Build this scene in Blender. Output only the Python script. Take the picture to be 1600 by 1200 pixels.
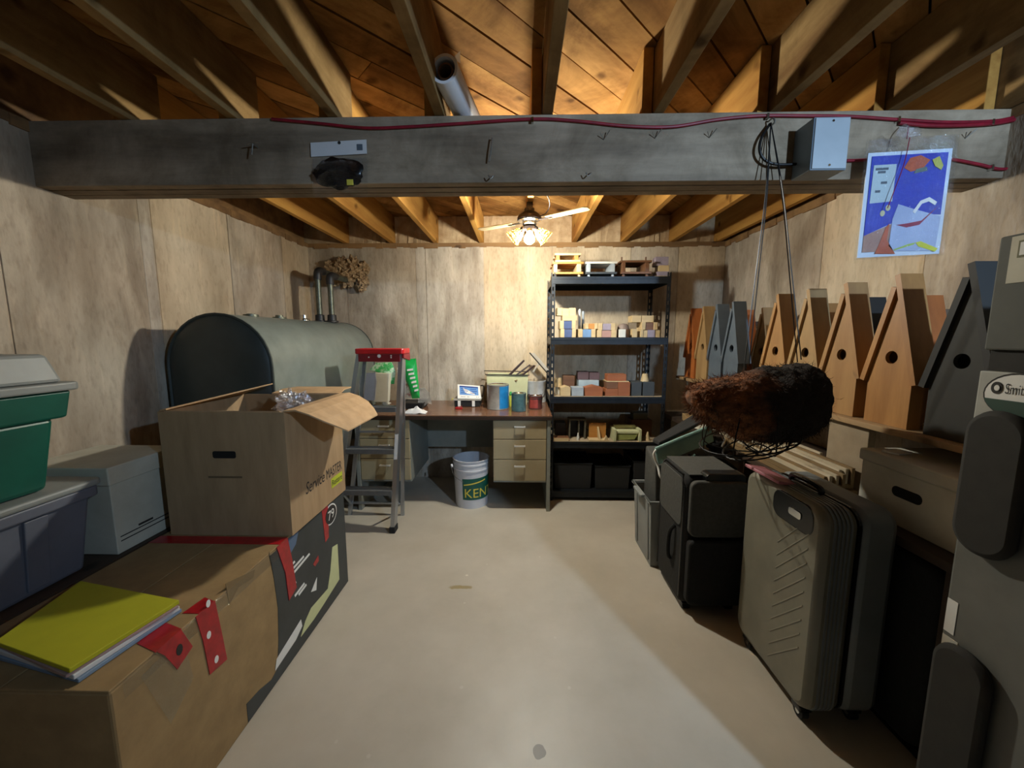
import bpy, math, random
from mathutils import Vector, Matrix, Euler, noise as mnoise

scene = bpy.context.scene
for o in list(bpy.data.objects):
    bpy.data.objects.remove(o, do_unlink=True)
col = scene.collection
rnd = random.Random(7)

# ------------------------------------------------------------------ camera
HC = 1.34
PITCH, YAW, FPX = math.radians(7.0), math.radians(1.24), 600.0
cam_d = bpy.data.cameras.new('camera')
cam = bpy.data.objects.new('camera', cam_d)
col.objects.link(cam)
cam.location = (0, 0, HC)
cam.rotation_euler = (math.radians(90) - PITCH, 0, YAW)
cam_d.sensor_width = 36.0
cam_d.lens = FPX / 1600.0 * 36.0
cam_d.clip_start = 0.02
scene.camera = cam

# ------------------------------------------------------------------ world and light
world = bpy.data.worlds.new('world')
scene.world = world
world.use_nodes = True
bg = world.node_tree.nodes['Background']
bg.inputs[0].default_value = (0.80, 0.88, 1.0, 1)
bg.inputs[1].default_value = 0.05          # dim rest of the basement, open behind the camera

BULB_STRENGTH = 2000.0
BULB_COLOR = (1.0, 0.98, 0.86, 1)
ld = bpy.data.lights.new('unseen_cool_lamp', 'SPOT')     # unseen cool lamp behind and right of camera, cone shaped to dim the left
ld.energy = 185.0
ld.color = (0.50, 0.72, 1.0)
ld.shadow_soft_size = 0.03
ld.spot_size = math.radians(130)
ld.spot_blend = 1.0
lamp = bpy.data.objects.new('unseen_cool_lamp', ld)
lamp.location = (1.53, -0.60, 2.04)
lamp.rotation_euler = Vector((-0.45, 2.16, -0.40)).to_track_quat('-Z', 'Y').to_euler()
col.objects.link(lamp)

scene.view_settings.view_transform = 'Standard'
scene.view_settings.look = 'None'
scene.view_settings.exposure = 0.0
scene.view_settings.gamma = 1.0
scene.view_settings.use_curve_mapping = False

# ------------------------------------------------------------------ measuring helpers (pixel of the 1600x1200 frame + a known plane -> place)
_f = Vector((-math.sin(YAW) * math.cos(PITCH), math.cos(YAW) * math.cos(PITCH), -math.sin(PITCH)))
_r = Vector((math.cos(YAW), math.sin(YAW), 0))
_u = _r.cross(_f)
_c = Vector((0, 0, HC))
def _ray(x, y): return _r * ((x - 800) / FPX) + _u * ((600 - y) / FPX) + _f
def atX(x, y, d): k = _ray(x, y); return _c + k * (d / k.x)
def atY(x, y, d): k = _ray(x, y); return _c + k * (d / k.y)
def atZ(x, y, d): k = _ray(x, y); return _c + k * ((d - HC) / k.z)

# ------------------------------------------------------------------ materials
MATS = {}
def srgb(h):
    if isinstance(h, str):
        h = h.lstrip('#'); c = [int(h[i:i + 2], 16) / 255 for i in (0, 2, 4)]
    else: c = h
    return tuple(((v / 12.92) if v <= 0.04045 else ((v + 0.055) / 1.055) ** 2.4) for v in c)

def mat(name, color, rough=0.6, metal=0.0, var=0.18, scale=14.0, bump=0.0, stretch=(1, 1, 1), dark=None, detail=5.0, spec=None, lo=0.3, hi=0.7):
    if name in MATS: return MATS[name]
    m = bpy.data.materials.new(name); m.use_nodes = True
    nt = m.node_tree; N = nt.nodes; L = nt.links
    b = N['Principled BSDF']
    c = srgb(color)
    c2 = srgb(dark) if dark else tuple(v * (1 - var) for v in c)
    tc = N.new('ShaderNodeTexCoord'); mp = N.new('ShaderNodeMapping')
    mp.inputs['Scale'].default_value = stretch
    no = N.new('ShaderNodeTexNoise'); no.inputs['Scale'].default_value = scale; no.inputs['Detail'].default_value = detail
    no.inputs['Roughness'].default_value = 0.62
    rp = N.new('ShaderNodeValToRGB')
    rp.color_ramp.elements[0].position = lo; rp.color_ramp.elements[1].position = hi
    rp.color_ramp.elements[0].color = (*c2, 1); rp.color_ramp.elements[1].color = (*c, 1)
    L.new(tc.outputs['Object'], mp.inputs['Vector']); L.new(mp.outputs['Vector'], no.inputs['Vector'])
    L.new(no.outputs['Fac'], rp.inputs['Fac']); L.new(rp.outputs['Color'], b.inputs['Base Color'])
    b.inputs['Roughness'].default_value = rough; b.inputs['Metallic'].default_value = metal
    if spec is not None: b.inputs['Specular IOR Level'].default_value = spec
    if bump:
        bp = N.new('ShaderNodeBump'); bp.inputs['Strength'].default_value = bump; bp.inputs['Distance'].default_value = 0.01
        L.new(no.outputs['Fac'], bp.inputs['Height']); L.new(bp.outputs['Normal'], b.inputs['Normal'])
    MATS[name] = m
    return m

def wood(name, light, darkc, axis='Y', scale=9.0, rough=0.62, bump=0.15, knots=True, blotch=0.0):
    """long grain along an axis, with growth streaks and sparse knots"""
    if name in MATS: return MATS[name]
    st = {'X': (0.12, 1, 1), 'Y': (1, 0.12, 1), 'Z': (1, 1, 0.12), 'D': (1, 1, 1)}[axis]
    m = mat(name, light, rough, 0, dark=darkc, scale=scale, bump=bump, stretch=st, detail=8)
    nt = m.node_tree; N = nt.nodes; L = nt.links
    b = N['Principled BSDF']; rp = [n for n in N if n.type == 'VALTORGB'][0]
    tc = [n for n in N if n.type == 'TEX_COORD'][0]
    if axis == 'D':
        mp = [n for n in N if n.type == 'MAPPING'][0]
        mp.vector_type = 'POINT'; mp.inputs['Rotation'].default_value = (0, 0, math.radians(-45)); mp.inputs['Scale'].default_value = (0.12, 1, 1)
        # rotate first, then squash along the board
        mp2 = N.new('ShaderNodeMapping'); mp2.inputs['Rotation'].default_value = (0, 0, math.radians(-45))
        mp.inputs['Rotation'].default_value = (0, 0, 0)
        L.new(tc.outputs['Object'], mp2.inputs['Vector']); L.new(mp2.outputs['Vector'], mp.inputs['Vector'])
    if knots:
        vo = N.new('ShaderNodeTexVoronoi'); vo.inputs['Scale'].default_value = 5.2
        wn = N.new('ShaderNodeTexNoise'); wn.inputs['Scale'].default_value = 12; L.new(tc.outputs['Object'], wn.inputs['Vector'])
        wv = N.new('ShaderNodeMix'); wv.data_type = 'VECTOR'; wv.inputs['Factor'].default_value = .06
        L.new(tc.outputs['Object'], wv.inputs['A']); L.new(wn.outputs['Color'], wv.inputs['B']); L.new(wv.outputs['Result'], vo.inputs['Vector'])
        kr = N.new('ShaderNodeValToRGB')
        kr.color_ramp.elements[0].position = 0.07; kr.color_ramp.elements[1].position = 0.17
        kr.color_ramp.elements[0].color = (0.22, 0.17, 0.13, 1); kr.color_ramp.elements[1].color = (1, 1, 1, 1)
        L.new(vo.outputs['Distance'], kr.inputs['Fac'])
        mx = N.new('ShaderNodeMix'); mx.data_type = 'RGBA'; mx.blend_type = 'MULTIPLY'; mx.inputs['Factor'].default_value = 0.8
        L.new(rp.outputs['Color'], mx.inputs['A']); L.new(kr.outputs['Color'], mx.inputs['B'])
        L.new(mx.outputs['Result'], b.inputs['Base Color'])
    if blotch:
        src = b.inputs['Base Color'].links[0].from_socket
        n6 = N.new('ShaderNodeTexNoise'); n6.inputs['Scale'].default_value = 3.6; n6.inputs['Detail'].default_value = 9; n6.inputs['Roughness'].default_value = .68; n6.inputs['Distortion'].default_value = .5
        L.new(tc.outputs['Object'], n6.inputs['Vector'])
        r6 = N.new('ShaderNodeValToRGB'); r6.color_ramp.elements[0].position = .36; r6.color_ramp.elements[1].position = .60
        r6.color_ramp.elements[0].color = (.46, .42, .34, 1); r6.color_ramp.elements[1].color = (1.1, 1.1, 1.08, 1); L.new(n6.outputs['Fac'], r6.inputs['Fac'])
        m6 = N.new('ShaderNodeMix'); m6.data_type = 'RGBA'; m6.blend_type = 'MULTIPLY'; m6.inputs['Factor'].default_value = blotch
        L.new(src, m6.inputs['A']); L.new(r6.outputs['Color'], m6.inputs['B']); L.new(m6.outputs['Result'], b.inputs['Base Color'])
    return m

def concrete_wall(name, light, darkc, tint, streak=.55, smear=.5):
    m = mat(name, light, 0.88, 0, dark=darkc, scale=2.6, bump=0.0, stretch=(1, 1, 0.45), detail=9, lo=0.32, hi=0.66)
    nt = m.node_tree; N = nt.nodes; L = nt.links
    b = N['Principled BSDF']; rp = [n for n in N if n.type == 'VALTORGB'][0]
    tc = [n for n in N if n.type == 'TEX_COORD'][0]
    def nz(sc, st, lo, hi, ca, cb, det=6):
        mp = N.new('ShaderNodeMapping'); mp.inputs['Scale'].default_value = st
        n = N.new('ShaderNodeTexNoise'); n.inputs['Scale'].default_value = sc; n.inputs['Detail'].default_value = det
        r = N.new('ShaderNodeValToRGB'); r.color_ramp.elements[0].position = lo; r.color_ramp.elements[1].position = hi
        r.color_ramp.elements[0].color = (*ca, 1); r.color_ramp.elements[1].color = (*cb, 1)
        L.new(tc.outputs['Object'], mp.inputs['Vector']); L.new(mp.outputs['Vector'], n.inputs['Vector']); L.new(n.outputs['Fac'], r.inputs['Fac'])
        return n, r
    def mul(a, bb, fac):
        mx = N.new('ShaderNodeMix'); mx.data_type = 'RGBA'; mx.blend_type = 'MULTIPLY'; mx.inputs['Factor'].default_value = fac
        L.new(a, mx.inputs['A']); L.new(bb, mx.inputs['B']); return mx.outputs['Result']
    n1, r1 = nz(9, (1, 1, 0.12), 0.35, 0.62, (0.66, 0.62, 0.58), (1, 1, 1))          # vertical form streaks
    n2, r2 = nz(1.1, (1, 1, 1), 0.40, 0.62, tint, (1, 1, 1))                        # large tinted blotches
    n3, r3 = nz(55, (1, 1, 0.35), 0.28, 0.50, (0.62, 0.58, 0.54), (1, 1, 1), 6)      # pits
    n4, r4 = nz(2.3, (1.4, 1.4, 0.5), 0.34, 0.50, (0.52, 0.48, 0.45), (1, 1, 1), 10)   # dark smears
    n4.inputs['Distortion'].default_value = 1.2
    n5, r5 = nz(30, (1, 1, 0.10), 0.60, 0.75, (1, 1, 1), (1.22, 1.20, 1.16), 6)       # pale lime runs
    out = mul(mul(mul(mul(mul(rp.outputs['Color'], r1.outputs['Color'], streak), r2.outputs['Color'], 0.8), r3.outputs['Color'], 0.5), r4.outputs['Color'], smear), r5.outputs['Color'], 0.7)
    L.new(out, b.inputs['Base Color'])
    ad = N.new('ShaderNodeMath'); ad.operation = 'ADD'
    L.new(n1.outputs['Fac'], ad.inputs[0]); L.new(n3.outputs['Fac'], ad.inputs[1])
    bp = N.new('ShaderNodeBump'); bp.inputs['Strength'].default_value = 0.35; bp.inputs['Distance'].default_value = 0.012
    L.new(ad.outputs['Value'], bp.inputs['Height']); L.new(bp.outputs['Normal'], b.inputs['Normal'])
    return m

def painted_floor(name):
    m = mat(name, '#c4bbab', 0.40, 0, dark='#ada493', scale=1.8, detail=9, lo=0.3, hi=0.7)
    nt = m.node_tree; N = nt.nodes; L = nt.links
    b = N['Principled BSDF']; rp = [n for n in N if n.type == 'VALTORGB'][0]
    tc = [n for n in N if n.type == 'TEX_COORD'][0]
    cur = rp.outputs['Color']
    wob = N.new('ShaderNodeTexNoise'); wob.inputs['Scale'].default_value = 16; L.new(tc.outputs['Object'], wob.inputs['Vector'])
    def stain(cx, cy, sx, sy, colr, amt, soft, cur):
        mp = N.new('ShaderNodeMapping'); mp.vector_type = 'POINT'
        mp.inputs['Location'].default_value = (-cx / sx, -cy / sy, 0); mp.inputs['Scale'].default_value = (1 / sx, 1 / sy, 0)
        L.new(tc.outputs['Object'], mp.inputs['Vector'])
        ln = N.new('ShaderNodeVectorMath'); ln.operation = 'LENGTH'; L.new(mp.outputs['Vector'], ln.inputs[0])
        ad = N.new('ShaderNodeMath'); ad.operation = 'MULTIPLY_ADD'; ad.inputs[1].default_value = 1.6
        L.new(wob.outputs['Fac'], ad.inputs[0]); L.new(ln.outputs['Value'], ad.inputs[2])
        r = N.new('ShaderNodeValToRGB'); r.color_ramp.elements[0].position = 0.80 - soft * 0.5; r.color_ramp.elements[1].position = 0.80
        dv = N.new('ShaderNodeMath'); dv.operation = 'MULTIPLY'; dv.inputs[1].default_value = 0.5
        L.new(ad.outputs['Value'], dv.inputs[0]); L.new(dv.outputs['Value'], r.inputs['Fac'])
        r.color_ramp.elements[0].color = (amt, amt, amt, 1); r.color_ramp.elements[1].color = (0, 0, 0, 1)
        mx = N.new('ShaderNodeMix'); mx.data_type = 'RGBA'
        L.new(r.outputs['Color'], mx.inputs['Factor']); L.new(cur, mx.inputs['A']); mx.inputs['B'].default_value = (*srgb(colr), 1)
        return mx.outputs['Result']
    cur = stain(-0.32, 1.915, 0.10, 0.022, '#8f7a3f', 0.75, 0.25, cur)
    cur = stain(0.065, 1.097, 0.022, 0.026, '#5f5c58', 0.85, 0.08, cur)
    cur = stain(-0.30, 2.02, 0.012, 0.010, '#d8d0c0', 0.9, 0.1, cur)
    # paint chips: sparse cells
    vo = N.new('ShaderNodeTexVoronoi'); vo.inputs['Scale'].default_value = 7.0; L.new(tc.outputs['Object'], vo.inputs['Vector'])
    kr = N.new('ShaderNodeValToRGB'); kr.color_ramp.elements[0].position = 0.035; kr.color_ramp.elements[1].position = 0.06
    kr.color_ramp.elements[0].color = (0.55, 0.55, 0.55, 1); kr.color_ramp.elements[1].color = (0, 0, 0, 1)
    L.new(vo.outputs['Distance'], kr.inputs['Fac'])
    mx = N.new('ShaderNodeMix'); mx.data_type = 'RGBA'; L.new(kr.outputs['Color'], mx.inputs['Factor']); L.new(cur, mx.inputs['A'])
    mx.inputs['B'].default_value = (*srgb('#c9c2b4'), 1)
    L.new(mx.outputs['Result'], b.inputs['Base Color'])
    n2 = N.new('ShaderNodeTexNoise'); n2.inputs['Scale'].default_value = 6; n2.inputs['Detail'].default_value = 8
    L.new(tc.outputs['Object'], n2.inputs['Vector'])
    rr = N.new('ShaderNodeMapRange'); rr.inputs['To Min'].default_value = 0.30; rr.inputs['To Max'].default_value = 0.55
    L.new(n2.outputs['Fac'], rr.inputs['Value']); L.new(rr.outputs['Result'], b.inputs['Roughness'])
    bp = N.new('ShaderNodeBump'); bp.inputs['Strength'].default_value = 0.08; bp.inputs['Distance'].default_value = 0.01
    L.new(n2.outputs['Fac'], bp.inputs['Height']); L.new(bp.outputs['Normal'], b.inputs['Normal'])
    return m

def clear_plastic(name, tint=(0.9, 0.93, 0.97), amount=0.22, rough=0.08, edge=.6, bump=.9, nscale=26):
    if name in MATS: return MATS[name]
    m = bpy.data.materials.new(name); m.use_nodes = True
    nt = m.node_tree; N = nt.nodes; L = nt.links
    out = N['Material Output']; N.remove(N['Principled BSDF'])
    tr = N.new('ShaderNodeBsdfTransparent'); gl = N.new('ShaderNodeBsdfGlossy'); gl.inputs['Roughness'].default_value = rough
    gl.inputs['Color'].default_value = (*tint, 1); tr.inputs['Color'].default_value = (0.96, 0.97, 0.98, 1)
    fr = N.new('ShaderNodeLayerWeight'); fr.inputs['Blend'].default_value = 0.45
    no = N.new('ShaderNodeTexNoise'); no.inputs['Scale'].default_value = nscale
    bp = N.new('ShaderNodeBump'); bp.inputs['Strength'].default_value = bump; bp.inputs['Distance'].default_value = 0.02
    L.new(no.outputs['Fac'], bp.inputs['Height']); L.new(bp.outputs['Normal'], gl.inputs['Normal'])
    ad = N.new('ShaderNodeMath'); ad.operation = 'MULTIPLY_ADD'; ad.inputs[1].default_value = edge; ad.inputs[2].default_value = amount
    L.new(fr.outputs['Facing'], ad.inputs[0])
    mx = N.new('ShaderNodeMixShader'); L.new(ad.outputs['Value'], mx.inputs['Fac']); L.new(tr.outputs[0], mx.inputs[1]); L.new(gl.outputs[0], mx.inputs[2])
    L.new(mx.outputs[0], out.inputs['Surface'])
    MATS[name] = m
    return m

def emitter(name, color, strength):
    m = bpy.data.materials.new(name); m.use_nodes = True
    b = m.node_tree.nodes['Principled BSDF']
    b.inputs['Base Color'].default_value = (1, 1, 1, 1) if strength > 10 else (color[0] * .3, color[1] * .3, color[2] * .3, 1)
    if strength < 10: b.inputs['Roughness'].default_value = 0.5; b.inputs['Specular IOR Level'].default_value = 0.2
    b.inputs['Emission Color'].default_value = color; b.inputs['Emission Strength'].default_value = strength
    MATS[name] = m
    return m

# ------------------------------------------------------------------ mesh builder
class MB:
    def __init__(s): s.v = []; s.f = []
    def add(s, vs, fs):
        n = len(s.v); s.v += [Vector(p) for p in vs]; s.f += [tuple(i + n for i in f) for f in fs]; return s
    def hexa(s, p):
        return s.add(p, [(0, 3, 2, 1), (4, 5, 6, 7), (0, 1, 5, 4), (1, 2, 6, 5), (2, 3, 7, 6), (3, 0, 4, 7)])
    def box(s, x0, x1, y0, y1, z0, z1):
        return s.hexa([(x0, y0, z0), (x1, y0, z0), (x1, y1, z0), (x0, y1, z0), (x0, y0, z1), (x1, y0, z1), (x1, y1, z1), (x0, y1, z1)])
    def obox(s, c, size, rot=(0, 0, 0)):
        R = Euler(rot).to_matrix(); c = Vector(c); a, b, d = [q / 2 for q in size]
        return s.hexa([c + R @ Vector(q) for q in [(-a, -b, -d), (a, -b, -d), (a, b, -d), (-a, b, -d), (-a, -b, d), (a, -b, d), (a, b, d), (-a, b, d)]])
    def taper(s, c, w0, d0, w1, d1, z0, z1):
        x, y = c
        return s.hexa([(x - w0 / 2, y - d0 / 2, z0), (x + w0 / 2, y - d0 / 2, z0), (x + w0 / 2, y + d0 / 2, z0), (x - w0 / 2, y + d0 / 2, z0),
                       (x - w1 / 2, y - d1 / 2, z1), (x + w1 / 2, y - d1 / 2, z1), (x + w1 / 2, y + d1 / 2, z1), (x - w1 / 2, y + d1 / 2, z1)])
    def bar(s, a, b, w, h, up=(0, 0, 1)):
        a = Vector(a); b = Vector(b); d = (b - a).normalized(); up = Vector(up)
        x = d.cross(up)
        if x.length < 1e-4: x = d.cross(Vector((1, 0, 0)))
        x.normalize(); y = x.cross(d)
        q = [(-w / 2, -h / 2), (w / 2, -h / 2), (w / 2, h / 2), (-w / 2, h / 2)]
        return s.hexa([a + x * i + y * j for i, j in q] + [b + x * i + y * j for i, j in q])
    def poly(s, pts, thick):
        """flat outline (3D points) given a thickness vector"""
        t = Vector(thick); n = len(pts); p = [Vector(q) for q in pts]
        fs = [tuple(range(n))[::-1], tuple(range(n, 2 * n))] + [(i, (i + 1) % n, n + (i + 1) % n, n + i) for i in range(n)]
        return s.add(p + [q + t for q in p], fs)
    def ring(s, c, x, y, r, n=16):
        pass
    def cyl(s, a, b, r0, r1=None, n=16, cap=True):
        r1 = r0 if r1 is None else r1
        a = Vector(a); b = Vector(b); d = (b - a).normalized()
        x = d.cross(Vector((0, 0, 1)))
        if x.length < 1e-4: x = Vector((1, 0, 0))
        x.normalize(); y = d.cross(x)
        vs = []
        for c, r in ((a, r0), (b, r1)):
            for i in range(n):
                t = 2 * math.pi * i / n; vs.append(c + x * (r * math.cos(t)) + y * (r * math.sin(t)))
        fs = [(i, (i + 1) % n, n + (i + 1) % n, n + i) for i in range(n)]
        if cap: fs += [tuple(range(n))[::-1], tuple(range(n, 2 * n))]
        return s.add(vs, fs)
    def tube(s, pts, r, n=8, closed=False, cap=True):
        P = [Vector(p) for p in pts]; m = len(P); base = len(s.v); prev = None
        for k in range(m):
            d = (P[(k + 1) % m] - P[k - 1]) if closed else (P[min(k + 1, m - 1)] - P[max(k - 1, 0)])
            d.normalize()
            x = d.cross(Vector((0, 0, 1))) if prev is None else prev - d * prev.dot(d)
            if x.length < 1e-4: x = d.cross(Vector((1, 0, 0)))
            x.normalize(); prev = x; y = d.cross(x)
            rr = r[k] if isinstance(r, (list, tuple)) else r
            for i in range(n):
                t = 2 * math.pi * i / n; s.v.append(P[k] + x * (rr * math.cos(t)) + y * (rr * math.sin(t)))
        for k in range(m if closed else m - 1):
            a = base + k * n; b = base + ((k + 1) % m) * n
            for i in range(n): s.f.append((a + i, a + (i + 1) % n, b + (i + 1) % n, b + i))
        if cap and not closed:
            s.f.append(tuple(range(base, base + n))[::-1]); s.f.append(tuple(range(base + (m - 1) * n, base + m * n)))
        return s
    def lathe(s, prof, n=28, c=(0, 0, 0), M=None, a0=0.0, a1=2 * math.pi):
        full = abs(a1 - a0 - 2 * math.pi) < 1e-6; cols = n if full else n + 1
        c = Vector(c); base = len(s.v)
        for r, z in prof:
            for i in range(cols):
                t = a0 + (a1 - a0) * i / n
                p = Vector((r * math.cos(t), r * math.sin(t), z))
                if M: p = M @ p
                s.v.append(c + p)
        for k in range(len(prof) - 1):
            for i in range(n):
                j = (i + 1) % cols if full else i + 1
                a = base + k * cols; b = a + cols
                s.f.append((a + i, a + j, b + j, b + i))
        return s
    def rbox(s, x0, x1, y0, y1, z0, z1, r, n=5, ax='Z'):
        """box with rounded corners in the plane across ax"""
        A = {'Z': (x0, x1, y0, y1, z0, z1), 'X': (y0, y1, z0, z1, x0, x1), 'Y': (x0, x1, z0, z1, y0, y1)}[ax]
        u0, u1, v0, v1, w0, w1 = A
        o = []
        for cu, cv, t0 in ((u1 - r, v1 - r, 0), (u0 + r, v1 - r, 90), (u0 + r, v0 + r, 180), (u1 - r, v0 + r, 270)):
            for i in range(n + 1):
                t = math.radians(t0 + 90 * i / n); o.append((cu + r * math.cos(t), cv + r * math.sin(t)))
        mk = {'Z': lambda u, v, w: (u, v, w), 'X': lambda u, v, w: (w, u, v), 'Y': lambda u, v, w: (u, w, v)}[ax]
        th = Vector(mk(0, 0, w1 - w0)) if ax != 'X' else Vector((w1 - w0, 0, 0))
        return s.poly([mk(u, v, w0) for u, v in o], th)
    def blob(s, c, rad, seed=0, amp=0.25, freq=6.0, nu=18, nv=12):
        c = Vector(c); base = len(s.v)
        for j in range(nv + 1):
            ph = math.pi * j / nv
            for i in range(nu):
                t = 2 * math.pi * i / nu
                d = Vector((math.sin(ph) * math.cos(t), math.sin(ph) * math.sin(t), math.cos(ph)))
                k = 1 + amp * mnoise.noise(d * freq * 0.5 + Vector((seed * 3.1, seed * 1.7, seed)))
                s.v.append(c + Vector((d.x * rad[0], d.y * rad[1], d.z * rad[2])) * k)
        for j in range(nv):
            for i in range(nu):
                a = base + j * nu; s.f.append((a + i, a + nu + i, a + nu + (i + 1) % nu, a + (i + 1) % nu))
        return s

ORG = {}          # world place of every thing's origin (things that carry world-built parts are not rotated)
def mesh_of(name, mb, off=Vector((0, 0, 0)), smooth=False):
    me = bpy.data.meshes.new(name)
    me.from_pydata([tuple(p - off) for p in mb.v], [], mb.f)
    import bmesh
    bm = bmesh.new(); bm.from_mesh(me); bmesh.ops.recalc_face_normals(bm, faces=bm.faces); bm.to_mesh(me); bm.free()
    if smooth:
        me.polygons.foreach_set('use_smooth', [True] * len(me.polygons))
    return me

def props(o, label=None, cat=None, group=None, kind=None):
    if label: o['label'] = label
    if cat: o['category'] = cat
    if group: o['group'] = group
    if kind: o['kind'] = kind
    return o

def finish(o, me, m, bevel, smooth):
    me.materials.append(m)
    if bevel:
        b = o.modifiers.new('bevel', 'BEVEL'); b.width = bevel; b.segments = 2; b.limit_method = 'ANGLE'; b.angle_limit = math.radians(40)
    if smooth:
        try: me.set_sharp_from_angle(angle=math.radians(38))
        except Exception: pass

def solo(name, mb, m, label=None, cat=None, group=None, kind=None, bevel=0, smooth=False):
    """a top-level thing that is one mesh; its origin goes to the middle of its base"""
    xs = [p.x for p in mb.v]; ys = [p.y for p in mb.v]; zs = [p.z for p in mb.v]
    off = Vector(((min(xs) + max(xs)) / 2, (min(ys) + max(ys)) / 2, min(zs)))
    if kind == 'structure': off = Vector((0, 0, 0))
    me = mesh_of(name, mb, off, smooth); o = bpy.data.objects.new(name, me); col.objects.link(o); o.location = off
    ORG[o] = off
    finish(o, me, m, bevel, smooth)
    return props(o, label, cat, group, kind)

def thing(name, label, cat, loc, group=None, rotz=0.0, kind=None):
    o = bpy.data.objects.new(name, None); col.objects.link(o)
    o.empty_display_size = 0.05
    o.location = loc; o.rotation_euler = (0, 0, rotz)
    ORG[o] = Vector(loc)
    return props(o, label, cat, group, kind)

def part(name, mb, m, parent, label=None, bevel=0, smooth=False, local=False, kind=None):
    off = Vector((0, 0, 0)) if local else ORG[parent]
    me = mesh_of(name, mb, off, smooth); o = bpy.data.objects.new(name, me); col.objects.link(o)
    o.parent = parent
    ORG[o] = ORG[parent]
    finish(o, me, m, bevel, smooth)
    return props(o, label, None, None, kind)

def clone(root, loc, rotz=None, label=None, group=None, mats=None):
    def rec(o, par):
        c = o.copy(); col.objects.link(c); c.parent = par
        for ch in list(o.children): rec(ch, c)
        return c
    r = rec(root, None); r.location = loc; ORG[r] = Vector(loc)
    if rotz is not None: r.rotation_euler = (0, 0, rotz)
    if label: r['label'] = label
    if group: r['group'] = group
    return r

def letters(name, text, size, m, parent, origin, right, up, thick=0.0008, label=None, align='LEFT', shear=0.0, bend=None, xscale=1.0):
    cu = bpy.data.curves.new('tmp', 'FONT'); cu.body = text; cu.size = size; cu.align_x = align; cu.shear = shear
    cu.resolution_u = 3
    to = bpy.data.objects.new('tmp', cu); col.objects.link(to)
    dg = bpy.context.evaluated_depsgraph_get()
    me = bpy.data.meshes.new_from_object(to.evaluated_get(dg))
    bpy.data.objects.remove(to, do_unlink=True)
    if bend:
        import bmesh
        bm = bmesh.new(); bm.from_mesh(me); bmesh.ops.triangulate(bm, faces=bm.faces); bmesh.ops.subdivide_edges(bm, edges=bm.edges, cuts=4, use_grid_fill=True); bm.to_mesh(me); bm.free()
    R = Vector(right).normalized(); U = Vector(up).normalized(); nn = R.cross(U); O = Vector(origin) - ORG[parent]
    for v in me.vertices:
        x, y = v.co.x * xscale, v.co.y
        v.co = bend(x, y) - ORG[parent] if bend else O + R * x + U * y + nn * thick
    me.name = name
    o = bpy.data.objects.new(name, me); col.objects.link(o); o.parent = parent; ORG[o] = ORG[parent]
    me.materials.clear(); me.materials.append(m)
    return props(o, label)

def curve_pts(pts, n=8):
    """smooth path through points (Catmull-Rom)"""
    P = [Vector(p) for p in pts]; P = [P[0] * 2 - P[1]] + P + [P[-1] * 2 - P[-2]]; out = []
    for k in range(1, len(P) - 2):
        for i in range(n):
            t = i / n
            a, b, c, d = P[k - 1], P[k], P[k + 1], P[k + 2]
            out.append(0.5 * ((2 * b) + (c - a) * t + (2 * a - 5 * b + 4 * c - d) * t * t + (3 * b - a - 3 * c + d) * t ** 3))
    out.append(P[-2]); return out

def ring_pts(c, r, axis='Z', n=24):
    c = Vector(c); o = []
    for i in range(n):
        t = 2 * math.pi * i / n; a, b = r * math.cos(t), r * math.sin(t)
        o.append(c + Vector({'Z': (a, b, 0), 'X': (0, a, b), 'Y': (a, 0, b)}[axis]))
    return o

# ================================================================== THE ROOM
XL, XR, YB, YF = -1.92, 1.81, 3.55, -2.4
ZJ, ZS = 2.172, 2.408           # underside of the joists, underside of the subfloor
m_wall = concrete_wall('concrete_wall', '#d8c9b2', '#a6977f', (0.86, 0.77, 0.70))
m_floor = painted_floor('painted_concrete_floor')
m_beam = wood('weathered_beam_wood', '#b09d85', '#6a5c4c', 'X', 7.0, 0.75, 0.3, knots=False, blotch=.75)
m_joist = wood('pine_joist', '#c9984f', '#8f5f2c', 'Y', 8.0)
m_joist2 = wood('aged_pine_joist', '#a88a5c', '#735636', 'Y', 8.0, blotch=.6)
m_boards = [wood('diagonal_board_a', '#b4864c', '#7f5830', 'D', 8.0, blotch=.9), wood('diagonal_board_b', '#9f7440', '#6c4824', 'D', 7.0, blotch=.9),
            wood('diagonal_board_c', '#c29458', '#8c6236', 'D', 9.0, blotch=.9)]
for _m in m_boards + [m_joist, m_joist2]:
    _m.node_tree.nodes['Principled BSDF'].inputs['Specular IOR Level'].default_value = 0.08; _m.node_tree.nodes['Principled BSDF'].inputs['Roughness'].default_value = 0.9
m_sill = wood('sill_wood', '#a07a4c', '#5e4329', 'X', 6.0, 0.8, 0.4)
m_paper = mat('underlay_paper', '#1d1712', 0.9)
m_batt = mat('rim_insulation', '#c9b08c', 0.95, dark='#9a7c58', scale=9, bump=0.6)
m_nail = mat('rusty_nail', '#a8a49a', 0.45, 0.8, var=0.4, scale=60)

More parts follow.
